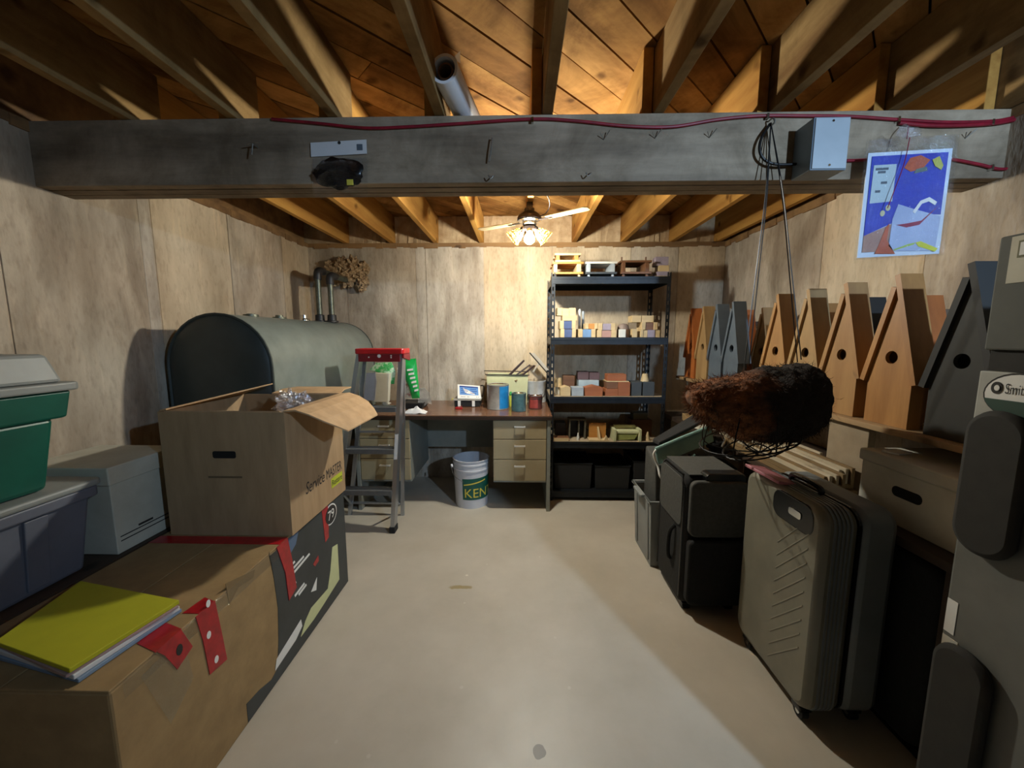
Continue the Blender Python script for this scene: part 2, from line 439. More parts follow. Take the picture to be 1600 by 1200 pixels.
floor = solo('floor', MB().box(XL - .15, XR + .15, YF, YB + .15, -0.12, 0), m_floor, 'painted grey beige concrete floor with chips and a yellow stain', kind='structure')
wall_back = solo('wall_back', MB().box(XL - .15, XR + .15, YB, YB + .16, 0, 2.14), m_wall, 'bare concrete back wall with board form seams', kind='structure')
wall_left = solo('wall_left', MB().box(XL - .16, XL, YF, YB, 0, 2.14), m_wall, 'bare concrete left wall behind the oil tank', kind='structure')
wall_right = solo('wall_right', MB().box(XR, XR + .16, YF, YB, 0, 2.14), m_wall, 'bare concrete right wall behind the birdhouses', kind='structure')
m_pan = [concrete_wall('form_panel_grey', '#d6cab6', '#9d917e', (0.84, 0.76, 0.70), .7, .65), concrete_wall('form_panel_tan', '#dfceb2', '#b2a186', (0.88, 0.80, 0.72), .5, .3),
         concrete_wall('form_panel_lime', '#ddd3c2', '#a69c8c', (0.80, 0.76, 0.74), .8, .5)]
def panels(wall, cuts, kinds, axis, zcut=None):
    """imprint of each form panel: a thin slab with its own level and tone"""
    R = random.Random(len(cuts) * 7 + len(axis))
    for i in range(len(cuts) - 1):
        a, b = cuts[i] + .0025, cuts[i + 1] - .0025; t = R.uniform(.002, .007)
        if axis == 'B': mb = MB().box(a, b, YB - t, YB + .002, 0, 2.139)
        elif axis == 'L': mb = MB().box(XL - .002, XL + t, a, b, 0, 2.139)
        else: mb = MB().box(XR - t, XR + .002, a, b, 0, 2.139)
        part('form_panel', mb, m_pan[kinds[i % len(kinds)]], wall, bevel=.0015)
panels(wall_back, [XL, -1.58, -.946, -.855, -.33, .28, .98, 1.40, XR], [0, 0, 2, 2, 1, 1, 0, 1], 'B')
panels(wall_left, [YF, -1.2, -.6, 0.2, .85, 1.42, 1.972, 2.04, 2.575, 3.147, YB - .008], [0, 1, 0, 2, 0, 0, 2, 1, 0, 1], 'L')
panels(wall_right, [YF, -1.2, -.6, 0.0, .6, 1.2, 1.81, 2.42, 3.03, YB - .008], [0, 1, 0, 0, 1, 0, 1, 0, 2], 'R')

def ragged(x0, x1, y0, y1, z0, z1, axis, n, amp, seed):
    """strip with an uneven lower edge"""
    mb = MB(); R = random.Random(seed)
    for i in range(n):
        a, b = i / n, (i + 1) / n
        d = R.uniform(0, amp)
        if axis == 'X': mb.box(x0 + (x1 - x0) * a, x0 + (x1 - x0) * b, y0 - d * .4, y1, z0 - d, z1)
        else: mb.box(x0 - d * .4 if x0 > 0 else x0, x1 if x0 > 0 else x1 + d * .4, y0 + (y1 - y0) * a, y0 + (y1 - y0) * b, z0 - d, z1)
    return mb
trim1 = solo('trim_1', ragged(XL, XR, YB - .008, YB + .13, 2.141, ZJ, 'X', 60, .018, 1), m_sill, 'wooden sill plate along the top of the back wall', kind='structure')
trim2 = solo('trim_2', ragged(XL - .13, XL + .008, YF, YB - .01, 2.141, ZJ, 'Y', 70, .014, 2), m_sill, 'wooden sill plate along the top of the left wall', kind='structure')
trim3 = solo('trim_3', ragged(XR - .008, XR + .13, YF, YB - .01, 2.141, ZJ, 'Y', 70, .02, 3), m_sill, 'wooden sill plate along the top of the right wall', kind='structure')

ceiling = solo('ceiling', MB().box(XL - .15, XR + .15, YF, YB + .15, ZS + .026, ZS + .05), m_paper, 'wooden subfloor of diagonal boards on joists', kind='structure')
def clip(poly, nx, ny, d):
    out = []
    for i in range(len(poly)):
        a, b = poly[i], poly[(i + 1) % len(poly)]
        da, db = a[0] * nx + a[1] * ny - d, b[0] * nx + b[1] * ny - d
        if da <= 0: out.append(a)
        if (da < 0 < db) or (db < 0 < da):
            t = da / (da - db); out.append((a[0] + (b[0] - a[0]) * t, a[1] + (b[1] - a[1]) * t))
    return out
S2 = math.sqrt(.5); BW = .137; s0 = (0.128 - 1.38) * S2
for k in range(-24, 30):
    R = random.Random(k + 900)
    a, b = s0 + k * BW + .0035, s0 + (k + 1) * BW - .0035
    joints = sorted([-9.0, 9.0] + [R.uniform(-2, 4.2)])
    for j in range(len(joints) - 1):
        t0, t1 = joints[j] + .002, joints[j + 1] - .002
        q = [(S2 * (s + t), S2 * (t - s)) for s, t in ((a, t0), (b, t0), (b, t1), (a, t1))]
        for nx, ny, d in ((1, 0, XR + .1), (-1, 0, -(XL - .1)), (0, 1, YB + .1), (0, -1, -YF)): 
            q = clip(q, nx, ny, d)
            if len(q) < 3: break
        if len(q) < 3: continue
        dz = R.uniform(0, .004)
        part('plank', MB().poly([(x, y, ZS + dz) for x, y in q], (0, 0, .022)), m_boards[R.randrange(3)], ceiling)

BACK_J = [-1.567, -1.150, -.758, -.350, .060, .475, .905, 1.335, 1.735]
for i, x in enumerate(BACK_J):
    part('joist', MB().box(x - .019, x + .019, 1.575, YB + .1, ZJ + .001, ZS - .001), m_joist, ceiling, bevel=.002)
    xf = x + .041
    part('joist', MB().box(xf - .019, xf + .019, YF, 1.70, ZJ + .001, ZS - .001), m_joist2, ceiling, bevel=.002)
    if i < len(BACK_J) - 1:
        x2 = BACK_J[i + 1]
        mb = MB()
        R = random.Random(i)
        n = 9; w = (x2 - x - .042) / n
        for q in range(n):
            mb.hexa([(x + .021 + q * w, YB + .03 - R.uniform(0, .02), ZJ), (x + .021 + (q + 1) * w, YB + .03 - R.uniform(0, .02), ZJ), (x + .021 + (q + 1) * w, YB + .12, ZJ), (x + .021 + q * w, YB + .12, ZJ),
                     (x + .021 + q * w, YB + .03 - R.uniform(0, .02), ZS - .002), (x + .021 + (q + 1) * w, YB + .03 - R.uniform(0, .02), ZS - .002), (x + .021 + (q + 1) * w, YB + .12, ZS - .002), (x + .021 + q * w, YB + .12, ZS - .002)])
        part('rim_insulation', mb, m_batt, wall_back)
part('rim_insulation', MB().box(XL - .12, BACK_J[0] - .021, YB + .02, YB + .12, ZJ, ZS - .002), m_batt, wall_back)
part('rim_insulation', MB().box(BACK_J[-1] + .021, XR + .12, YB + .02, YB + .12, ZJ, ZS - .002), m_batt, wall_back)
part('rim_board', MB().box(XL - .12, XL - .03, YF, YB, ZJ, ZS), m_sill, wall_left)
part('rim_board', MB().box(XR + .03, XR + .12, YF, YB, ZJ, ZS), m_sill, wall_right)

# beam of three plies, ends let into the walls
beam = solo('beam', MB().box(XL - .05, XR + .05, 1.606, 1.650, 1.928, 2.171), m_beam, 'dark weathered built-up wooden beam across the room', kind='structure')
part('ply', MB().box(XL - .05, XR + .05, 1.560, 1.604, 1.930, 2.171), m_beam, beam, bevel=.003)
part('ply', MB().box(XL - .05, XR + .05, 1.652, 1.697, 1.926, 2.171), m_beam, beam, bevel=.003)
for x, y, kind in ((403, 231, 'cross'), (768, 238, 'long'), (772, 275, 'loop'), (1025, 212, 'v'), (1110, 211, 'v'), (922, 271, 'loop'), (945, 214, 'v'), (1510, 212, 'v')):
    p = atY(x, y, 1.56); mb = MB()
    if kind == 'cross':
        mb.tube([p, p + Vector((0, -.03, 0)), p + Vector((-.004, -.034, -.04))], .0028, 6); mb.tube([p + Vector((-.028, -.03, -.002)), p + Vector((.028, -.03, .006))], .002, 6)
    elif kind == 'long':
        mb.tube([p + Vector((.004, 0, .04)), p + Vector((.004, -.015, .045)), p + Vector((0, -.02, .0)), p + Vector((-.008, -.016, -.04))], .003, 6)
    elif kind == 'loop':
        mb.tube(curve_pts([p, p + Vector((0, -.02, -.006)), p + Vector((-.012, -.024, -.018)), p + Vector((-.02, -.024, -.006))], 5), .0022, 6)
    else:
        mb.tube([p + Vector((-.018, -.016, .004)), p + Vector((-.004, 0, -.010)), p + Vector((.014, -.02, .014))], .0018, 6)
    part('bent_nail', mb, m_nail, beam)

# ================================================================== CEILING FAN WITH THE BULB
FX, FY = .055, 2.535
m_dark = mat('oil_rubbed_metal', '#2b2320', 0.35, 0.7, scale=30)
m_chrome = mat('polished_metal', '#d8d6d0', 0.15, 1.0, var=.05)
m_blade = wood('pale_fan_blade', '#d9c49a', '#b89b68', 'X', 10, .5, .05, knots=False)
m_shade = mat('amber_shade', '#d8b04e', 0.25, 0.1, dark='#a87a26', scale=40)
fan = thing('ceiling_fan', 'dark ceiling fan with two pale blades and a bare glowing bulb', 'ceiling fan', (FX, FY, 1.94))
fc = Vector((FX, FY, 0))
part('mount', MB().box(FX - .02, FX + .02, FY - .03, FY + .03, 2.135, 2.172).lathe([(.0, 2.14), (.032, 2.14), (.034, 2.12), (.0, 2.12)], 20, fc), m_dark, fan, smooth=True)
part('motor_housing', MB().lathe([(0, 2.125), (.03, 2.125), (.055, 2.112), (.072, 2.095), (.078, 2.080), (.078, 2.072), (0, 2.072)], 28, fc), m_dark, fan, smooth=True)
part('trim_ring', MB().lathe([(0, 2.071), (.070, 2.071), (.074, 2.066), (.066, 2.060), (.045, 2.056), (.045, 2.050), (.050, 2.046), (.040, 2.038), (0, 2.036)], 28, fc), m_chrome, fan, smooth=True)
hub = part('light_hub', MB().lathe([(0, 2.037), (.034, 2.037), (.040, 2.028), (.036, 2.014), (.020, 2.004), (0, 2.002)], 24, fc), m_dark, fan, smooth=True)
d = Vector((.31, -.20, 0)).normalized()
for sgn in (1, -1):
    dd = d * sgn; nn = Vector((-dd.y, dd.x, 0))
    a = fc + dd * .125 + Vector((0, 0, 2.064)); b = fc + dd * .40 + Vector((0, 0, 2.070))
    out = [a + nn * .026, b + nn * .036 - dd * .02, b + nn * .022, b - nn * .022, b - nn * .036 - dd * .02, a - nn * .026]
    bl = part('fan_blade', MB().poly(out, (0, 0, .006)), m_blade, fan, bevel=.001)
    part('blade_iron', MB().bar(fc + dd * .06 + Vector((0, 0, 2.064)), fc + dd * .16 + Vector((0, 0, 2.0625)), .022, .004), m_dark, bl)
def fan_shade(ang, tilt):
    e = Vector((math.cos(ang), math.sin(ang), 0)); ax = (e * math.sin(tilt) + Vector((0, 0, -math.cos(tilt)))).normalized()
    base = fc + Vector((0, 0, 2.022)) + e * .036
    arm = part('lamp_arm', MB().cyl(base - ax * .012, base + ax * .024, .016, .019, 16), m_dark, fan, smooth=True)
    M = ax.to_track_quat('Z', 'Y').to_matrix()
    mb = MB(); prof = [(.020, .0), (.026, .012), (.034, .03), (.040, .05), (.043, .065), (.052, .078)]
    for q in range(10):                                        # openwork shade: ribs, rings and scrolls
        t = 2 * math.pi * q / 10
        mb.tube([base + ax * .02 + M @ Vector((r * math.cos(t), r * math.sin(t), z)) for r, z in prof], .0022, 5)
        for r, z in ((.031, .024), (.039, .046)):
            c = base + ax * .02 + M @ Vector((r * math.cos(t + .31), r * math.sin(t + .31), z))
            rad = M @ Vector((math.cos(t + .31), math.sin(t + .31), 0)); tan = M @ Vector((-math.sin(t + .31), math.cos(t + .31), 0)); up = rad.cross(tan)
            mb.tube([c + tan * (.008 * math.cos(w)) + up * (.010 * math.sin(w)) for w in [2 * math.pi * h / 8 for h in range(8)]], .0016, 4, closed=True)
    for r, z in prof[1::2]:
        mb.tube([base + ax * .02 + M @ Vector((r * math.cos(t), r * math.sin(t), z)) for t in [2 * math.pi * h / 20 for h in range(20)]], .0024, 5, closed=True)
    part('openwork_shade', mb, m_shade, arm, 'yellow openwork lamp shade')
fan_shade(math.radians(180), math.radians(48)); fan_shade(0, math.radians(48))
sock = part('bulb_socket', MB().cyl((FX, FY - .018, 2.016), (FX, FY - .024, 1.992), .018, .020, 16), m_chrome, fan, smooth=True)
bc = Vector((FX, FY - .030, 1.955)); ax = Vector((0, -.22, -1)).normalized(); Mq = ax.to_track_quat('Z', 'Y').to_matrix()
part('light_bulb', MB().lathe([(.012, -.045), (.014, -.034), (.024, -.018), (.031, -.004), (.033, .008), (.030, .021), (.021, .031), (.010, .035), (.0005, .036)], 22, bc, Mq), emitter('glowing_bulb', BULB_COLOR, BULB_STRENGTH), fan, 'glowing bare light bulb', smooth=True)
part('supply_wire', MB().tube(curve_pts([(FX + .07, FY - .03, 2.088), (FX + .10, FY - .06, 2.095), (FX + .12, FY - .10, 2.13), (FX + .10, FY - .16, 2.165), (FX + .05, FY - .20, 2.185), (FX + .020, FY - .22, 2.19)], 6), .003, 6), m_dark, fan)
part('pull_chain', MB().tube([(FX - .04, FY - .02, 2.035), (FX - .042, FY - .022, 1.99)], .0016, 5), m_chrome, fan)

# ================================================================== OIL TANK
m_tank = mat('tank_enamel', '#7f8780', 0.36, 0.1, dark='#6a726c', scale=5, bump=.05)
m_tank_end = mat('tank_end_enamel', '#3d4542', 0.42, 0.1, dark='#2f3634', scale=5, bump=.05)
m_pipe = mat('galvanised_pipe', '#6f7264', 0.45, 0.7, dark='#4e5046', scale=30)
m_pipe_dark = mat('black_iron_pipe', '#3b3a3a', 0.5, 0.6, scale=30)
TX0, TX1, TY0, TY1, TZ0, TZ1 = -1.875, -1.312, 2.00, 3.42, .42, 1.462
tank = thing('oil_tank', 'large grey green rounded oil tank against the left wall', 'oil tank', ((TX0 + TX1) / 2, (TY0 + TY1) / 2, 0))
def obround(sc, y, n=18):
    R = (TX1 - TX0) / 2 * sc; cx = (TX0 + TX1) / 2; zt = TZ1 - (TX1 - TX0) / 2; zb = TZ0 + (TX1 - TX0) / 2
    return [(cx + R * math.cos(math.pi * i / n), y, zt + R * math.sin(math.pi * i / n)) for i in range(n + 1)] + \
           [(cx + R * math.cos(math.pi + math.pi * i / n), y, zb + R * math.sin(math.pi + math.pi * i / n)) for i in range(n + 1)]
def loft(loops, cap0=True, cap1=True):
    mb = MB(); n = len(loops[0])
    for lp in loops: mb.v += [Vector(p) for p in lp]
    for k in range(len(loops) - 1):
        for i in range(n): mb.f.append((k * n + i, k * n + (i + 1) % n, (k + 1) * n + (i + 1) % n, (k + 1) * n + i))
    if cap0: mb.f.append(tuple(range(n))[::-1])
    if cap1: mb.f.append(tuple(range((len(loops) - 1) * n, len(loops) * n)))
    return mb
part('tank_shell', loft([obround(1.0, TY0 + .012), obround(1.0, TY1 - .012)], False, False), m_tank, tank, smooth=True)
for y, sg in ((TY0, 1), (TY1, -1)):
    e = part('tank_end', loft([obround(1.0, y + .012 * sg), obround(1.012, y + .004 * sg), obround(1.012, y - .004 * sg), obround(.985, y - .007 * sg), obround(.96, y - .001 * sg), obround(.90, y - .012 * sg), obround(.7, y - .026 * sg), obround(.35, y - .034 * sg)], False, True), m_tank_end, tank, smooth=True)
for x in (TX0 + .09, TX1 - .09):
    for y in (TY0 + .22, TY1 - .22):
        part('tank_leg', MB().cyl((x, y, 0), (x, y, TZ0 + .10), .024, n=14), m_pipe_dark, tank, smooth=True)
        
for x, y, h in ((-1.66, 2.95, .045), (-1.60, 2.55, .02), (-1.58, 2.25, .012)):
    part('tank_bung', MB().lathe([(0, TZ1 + h), (.022, TZ1 + h), (.024, TZ1 + h * .4), (.040, TZ1 + .008), (.042, TZ1 - .02)], 16, (x, y, 0)), m_chrome if h > .04 else m_pipe, tank, smooth=True)
# vent and fill pipes into the back wall
for px, z1, lab in ((-1.645, 1.875, 'left of two upright steel pipes rising from the oil tank'), (-1.545, 1.835, 'right of two upright steel pipes rising from the oil tank')):
    pr = thing('oil_pipe', lab, 'pipe', (px, 3.16, TZ1), 'pipes from the tank')
    part('pipe_run', MB().tube(curve_pts([(px, 3.16, TZ1 - .002), (px, 3.16, 1.6), (px, 3.16, z1 - .05)], 4), .022, 14).tube(curve_pts([(px, 3.16, z1 - .06), (px, 3.165, z1 - .02), (px, 3.20, z1), (px, 3.30, z1 + .002), (px, YB + .02, z1 + .004)], 5), .0225, 14), m_pipe, pr, smooth=True)
    part('pipe_elbow', MB().tube(curve_pts([(px, 3.16, z1 - .075), (px, 3.165, z1 - .02), (px, 3.20, z1 + .002), (px, 3.255, z1 + .002)], 5), .030, 14), m_pipe_dark, pr, smooth=True)
    part('pipe_collar', MB().lathe([(.022, TZ1 + .06), (.034, TZ1 + .055), (.036, TZ1 + .012), (.048, TZ1 + .008), (.050, TZ1 - .004)], 18, (px, 3.16, 0)), m_pipe_dark, pr, smooth=True)
m_foam = mat('spray_foam', '#b79a72', 0.95, dark='#6d5740', scale=40, bump=.8)
mb = MB()
for i, (x, y, z, r) in enumerate([(-1.66, 3.50, 1.89, .075), (-1.55, 3.49, 1.87, .08), (-1.46, 3.50, 1.90, .06), (-1.42, 3.50, 1.83, .055), (-1.60, 3.50, 1.97, .065), (-1.50, 3.50, 1.98, .06), (-1.41, 3.52, 1.95, .05), (-1.70, 3.52, 1.97, .045), (-1.43, 3.50, 1.78, .035)]):
    mb.blob((x, y, z), (r, .045, r), i, .75, 7.0, 20, 14)
foam = solo('spray_foam', mb, m_foam, 'ragged tan dried foam around the pipes on the back wall', 'foam')

# ================================================================== LEFT: BOXES AND BINS
m_card = mat('brown_cardboard', '#a98c68', 0.82, dark='#967a58', scale=20, stretch=(1, 1, .2), bump=.03)
m_card_in = mat('cardboard_inner', '#bd9c74', 0.85, dark='#a68660', scale=16)
m_card_low = mat('shipping_cardboard', '#a08358', 0.75, dark='#8a6f49', scale=12, bump=.05)
m_ink = mat('black_ink', '#2a2622', 0.8)
m_lime = mat('lime_ink', '#b4bb2c', 0.8)
m_red_tape = mat('red_tape', '#b3161f', 0.28, dark='#8a0f18', scale=30)
m_white = mat('white_print', '#e2e0da', 0.7, var=.08)
m_panel_ink = mat('charcoal_print', '#3c3f3f', 0.55, dark='#303333', scale=6)
m_cleartape = clear_plastic('packing_tape', (1, .93, .8), .05, .10, .12, .5)

BX0, BX1, BY0, BY1, BZ = -1.47, -.945, .77, 1.95, .53
low = thing('cardboard_box', 'long brown cardboard box on the floor with red tape and dark printed side', 'box', ((BX0 + BX1) / 2, (BY0 + BY1) / 2, 0), 'cardboard boxes')
part('box_body', MB().box(BX0, BX1, BY0, BY1, 0, BZ - .006), m_card_low, low, bevel=.006)
for x0, x1 in ((BX0, (BX0 + BX1) / 2 - .002), ((BX0 + BX1) / 2 + .002, BX1)):
    part('top_flap', MB().box(x0, x1, BY0, BY1, BZ - .006, BZ), m_card_low, low, bevel=.002)
def face(pts, m, name='print', par=low, off=.0012, x=BX1, label=None, lift=0.0):
    q = [atX(a, b, x + lift) for a, b in pts]
    return part(name, MB().poly([(x + lift, p.y, p.z) for p in q], (off, 0, 0)), m, par, label)
pan = [atX(a, b, BX1) for a, b in ((420, 862), (428, 905), (434, 950), (435, 1000), (433, 1045), (424, 1062), (405, 1078), (385, 1100))]
y1 = BY1 - .004
dark_panel = part('printed_panel', MB().poly([(BX1, p.y, p.z) for p in pan] + [(BX1, pan[-1].y, .006), (BX1, y1, .006), (BX1, y1, BZ - .012), (BX1, pan[0].y, BZ - .012)], (.0012, 0, 0)), m_panel_ink, low, 'dark charcoal printed end of the box side')
face([(519, 855), (527, 850), (530, 905), (505, 945), (490, 968), (470, 995), (477, 970), (483, 960), (478, 968), (486, 950), (512, 920), (516, 892)], mat('pale_green_print', '#c9cc9a', .7, var=.1), par=dark_panel, lift=.0014)
face([(432, 1030), (470, 968), (472, 978), (462, 1000), (430, 1048)], m_white, par=dark_panel, lift=.0014)
for a, b in (((452, 893), (474, 868)), ((452, 901), (483, 864)), ((452, 920), (462, 908)), ((460, 930), (475, 910)), ((466, 928), (478, 912)), ((452, 884), (460, 876))):
    face([a, b, (b[0] + 1, b[1] + 2.5), (a[0] + 1, a[1] + 3)], m_white, par=dark_panel, lift=.0014)
face([(486, 925), (495, 902), (494, 922)], m_white, par=dark_panel, lift=.0014)
face([(489, 882), (497, 868), (498, 876), (492, 885)], m_red_tape, par=dark_panel, lift=.0014)
face([(450, 842), (466, 830), (462, 850), (453, 866)], mat('blue_print', '#5a6c84', .7, var=.2), par=dark_panel, lift=.0014)
c19 = atX(516, 800, BX1)
part('badge_ring', MB().poly([(BX1 + .0014, c19.y + .06 * math.cos(t), c19.z - .012 + .052 * math.sin(t)) for t in [2 * math.pi * i / 28 for i in range(28)]], (.001, 0, 0)), m_white, dark_panel)
part('badge_disc', MB().poly([(BX1 + .0026, c19.y + .053 * math.cos(t), c19.z - .012 + .045 * math.sin(t)) for t in [2 * math.pi * i / 28 for i in range(28)]], (.001, 0, 0)), m_ink, dark_panel)
letters('badge_number', '79', .066, m_white, dark_panel, (BX1 + .0036, c19.y, c19.z - .034), (0, 1, 0), (0, 0, 1), .0004, align='CENTER')
# red tape
def strip(pts, th, lab=None, spots=()):
    o = part('red_tape', MB().poly(pts, th), m_red_tape, low, lab)
    return o
yt = 1.40
strip([(BX0, yt, BZ), (BX1, yt, BZ), (BX1, yt + .055, BZ), (BX0, yt + .055, BZ)], (0, 0, .0012))
strip([(BX1 + .0012, yt - .02, BZ), (BX1 + .0012, yt + .050, BZ), (BX1 + .0012, yt + .070, .42), (BX1 + .0012, yt + .085, .29), (BX1 + .0012, yt + .03, .27), (BX1 + .0012, yt + .02, .40)], (.0025, 0, 0))
strip([(BX1, 1.72, BZ), (BX1, 1.78, BZ), (BX1, 1.77, .36), (BX1, 1.735, .35)], (.0025, 0, 0))
def tape_px(pts):
    q = [atX(a, b, BX1) for a, b in pts]
    return strip([(BX1 + .0005, p.y, min(p.z, BZ)) for p in q], (.002, 0, 0))
t1 = tape_px([(303, 948), (334, 930), (347, 995), (354, 1030), (327, 1054), (316, 1000)])
for a, b in ((324, 943), (325, 992), (337, 1030)):
    p = atX(a, b, BX1); part('tape_spot', MB().poly([(BX1 + .0026, p.y + .008 * math.cos(t), p.z + .012 * math.sin(t)) for t in [math.pi * i / 6 for i in range(12)]], (.0006, 0, 0)), m_white, t1)
strip([tuple(atZ(a, b, BZ)) for a, b in ((214, 1006), (256, 972), (284, 983), (243, 1020))], (0, 0, .0014))
t2 = tape_px([(243, 1018), (282, 984), (300, 1010), (276, 1046), (256, 1024)])
p = atX(279, 1015, BX1); part('tape_spot', MB().poly([(BX1 + .0026, p.y + .010 * math.cos(t), p.z + .016 * math.sin(t)) for t in [math.pi * i / 6 for i in range(12)]], (.0006, 0, 0)), m_ink, t2)
strip([(BX1 - .05, 1.02, BZ), (BX1, 1.02, BZ), (BX1, 1.075, BZ), (BX1 - .04, 1.09, BZ)], (0, 0, .0014))
part('clear_tape', MB().poly([(BX1 + .0008, .80, BZ - .004), (BX1 + .0008, 1.40, BZ - .004), (BX1 + .0008, 1.40, BZ - .05), (BX1 + .0008, .80, BZ - .05)], (.0006, 0, 0)), m_cleartape, low)
part('clear_tape', MB().poly([(BX1 + .0016, .84, BZ - .03), (BX1 + .0016, .96, BZ - .02), (BX1 + .0016, .98, .36), (BX1 + .0016, .90, .30)], (.0006, 0, 0)), m_cleartape, low)
face([(352, 912), (398, 890), (396, 902), (372, 918), (358, 945)], mat('darker_cardboard', '#7d6644', .8), 'scuff_patch')

# papers and yellow notebook on it
q = [atZ(*p, BZ + .045) for p in ((-8, 1003), (126, 908), (280, 938), (108, 1046))]
ncen = sum(q, Vector()) / 4
def slab(z0, z1, sc, rot, dx=0, dy=0):
    R = Matrix.Rotation(rot, 3, 'Z')
    return MB().poly([ncen + R @ ((p - ncen) * sc) + Vector((dx, dy, z0 - (BZ + .045))) for p in q], (0, 0, z1 - z0))
z = BZ + .002
for nm, dz, sc, rot, mt, lab, cat in (
        ('paper_folder', .010, 1.0, .05, mat('blue_folder', '#8296ac', .7), 'pale blue folder at the bottom of the paper pile', 'folder'),
        ('paper_stack', .012, .99, .02, mat('white_paper', '#d9d8d6', .8, var=.06), 'sheaf of white paper under the yellow notebook', 'paper'),
        ('magazine', .008, 1.0, -.03, mat('glossy_magazine', '#b89a94', .4, var=.3, scale=6), 'pinkish magazine directly under the yellow notebook', 'magazine'),
        ('notebook', .012, 1.0, .0, mat('yellow_cover', '#b9b523', .55, var=.1), 'yellow notebook lying on the long brown cardboard box', 'notebook')):
    solo(nm, slab(z, z + dz, sc, rot), mt, lab, cat, bevel=.0015); z += dz + .0008

# open box with printed logo
SX0, SX1, SY0, SY1, SZ0, SZ1, T = -1.437, -.930, 1.465, 1.945, BZ + .0015, 1.045, .006
sm = thing('cardboard_box', 'open brown cardboard moving box with its flaps spread, on the long box', 'box', ((SX0 + SX1) / 2, (SY0 + SY1) / 2, SZ0), 'cardboard boxes')
part('box_side', MB().box(SX0, SX1, SY0, SY0 + T, SZ0, SZ1), m_card, sm)
part('box_side', MB().box(SX0, SX1, SY1 - T, SY1, SZ0, SZ1), m_card, sm)
part('box_side', MB().box(SX0, SX0 + T, SY0 + T, SY1 - T, SZ0, SZ1), m_card, sm)
rs = part('box_side', MB().box(SX1 - T, SX1, SY0 + T, SY1 - T, SZ0, SZ1), m_card, sm)
part('box_bottom', MB().box(SX0 + T, SX1 - T, SY0 + T, SY1 - T, SZ0, SZ0 + T), m_card_in, sm)
def flap(prof, wfun, name='box_flap'):
    """prof: list of (offset along outward dir, z); wfun gives the two ends for each step"""
    mb = MB(); n = len(prof)
    for k in range(n):
        a, b = wfun(k, prof[k]); mb.v += [Vector(a), Vector(b), Vector(a) + Vector((0, 0, .006)), Vector(b) + Vector((0, 0, .006))]
    for k in range(n - 1):
        i, j = 4 * k, 4 * k + 4
        mb.f += [(i, i + 1, j + 1, j), (i + 2, j + 2, j + 3, i + 3), (i, j, j + 2, i + 2), (i + 1, i + 3, j + 3, j + 1)]
    mb.f += [(0, 2, 3, 1), (4 * n - 4, 4 * n - 3, 4 * n - 1, 4 * n - 2)]
    return part(name, mb, m_card_in, sm)
ins = [0, 0, .0, .012, .05, .085]
flap([(0, SZ1), (.05, SZ1 + .004), (.10, SZ1 - .012), (.15, SZ1 - .040), (.19, SZ1 - .072), (.215, SZ1 - .098)],
     lambda k, p: ((SX1 + p[0] - .003, SY0 + ins[k], p[1]), (SX1 + p[0] - .003, SY1 - ins[k] * .7, p[1])))
flap([(0, SZ1), (.08, SZ1 + .012), (.20, SZ1 + .008)], lambda k, p: ((SX0 + .148 + .01 * k, SY1 + p[0], p[1]), (SX1 - .015 * k, SY1 + p[0], p[1])))
flap([(0, SZ1), (.10, SZ1 + .012), (.19, SZ1 + .018)], lambda k, p: ((SX0 + p[0] * .15, SY0 + .008, SZ1 + (p[1] - SZ1) * .3), (SX0 + p[0], SY1 - .01 - .02 * k, p[1] + .04 * k * .5)))
flap([(0, SZ1 - .002), (.06, SZ1 - .03), (.14, SZ1 - .075)], lambda k, p: ((SX0 + .02, SY0 + T + p[0], p[1]), (SX1 - .02, SY0 + T + p[0], p[1])))
part('hand_hole', MB().rbox(*[c for c in (atY(332, 705, SY0).x, atY(368, 705, SY0).x)], SY0 - .0012, SY0 + .001, atY(350, 716, SY0).z, atY(350, 705, SY0).z, .008, ax='Y'), mat('dark_opening', '#14110e', .95), sm)
part('faint_print', MB().box(atY(325, 740, SY0).x, atY(378, 740, SY0).x, SY0 - .0006, SY0, atY(350, 747, SY0).z, atY(350, 744, SY0).z), mat('faint_grey_ink', '#6e5a40', .85), sm)
tz = atX(505, 746, SX1).z
letters('logo_text', 'Service', .075, m_ink, sm, (SX1 + .0004, 1.575, tz - .022), (0, 1, 0), (0, 0, 1), .0006, shear=.25, xscale=.75)
letters('logo_text', 'MASTER', .068, m_ink, sm, (SX1 + .0004, 1.755, tz - .022), (0, 1, 0), (0, 0, 1), .0006, xscale=.64)
part('logo_band', MB().box(SX1, SX1 + .0008, 1.80, 1.915, tz - .085, tz - .035), m_lime, sm)
letters('logo_text', 'Restore', .042, m_ink, sm, (SX1 + .0010, 1.805, tz - .074), (0, 1, 0), (0, 0, 1), .0006, xscale=.78)
m_bag = clear_plastic('crumpled_clear_bag', (.95, .96, 1), .22, .16, .5, .5, 14)
cb = MB()
for i, (x, y, zz, r) in enumerate([(-1.06, 1.72, 1.035, .055), (-1.02, 1.76, 1.02, .05), (-1.10, 1.78, 1.02, .05), (-1.04, 1.70, 1.0, .055)]):
    cb.blob((x, y, zz), (r, r * .8, r), i + 20, .9, 9, 16, 12)
solo('plastic_bag', cb, m_bag, 'crumpled clear plastic bag sticking out of the open moving box', 'plastic bag')
inner = MB()
for i, (x, y, zz, r) in enumerate([(-1.17, 1.70, .86, .10), (-1.07, 1.70, .83, .07), (-1.28, 1.72, .85, .10)]):
    inner.blob((x, y, zz), (r, r, r * .7), i + 40, .5, 6, 16, 12)
solo('packing_filler', inner.box(SX0 + .05, SX1 - .05, SY0 + .05, SY1 - .05, SZ0 + .008, .82), mat('grey_packing', '#6b665e', .9, var=.3), 'grey packing inside the open moving box', 'packing')

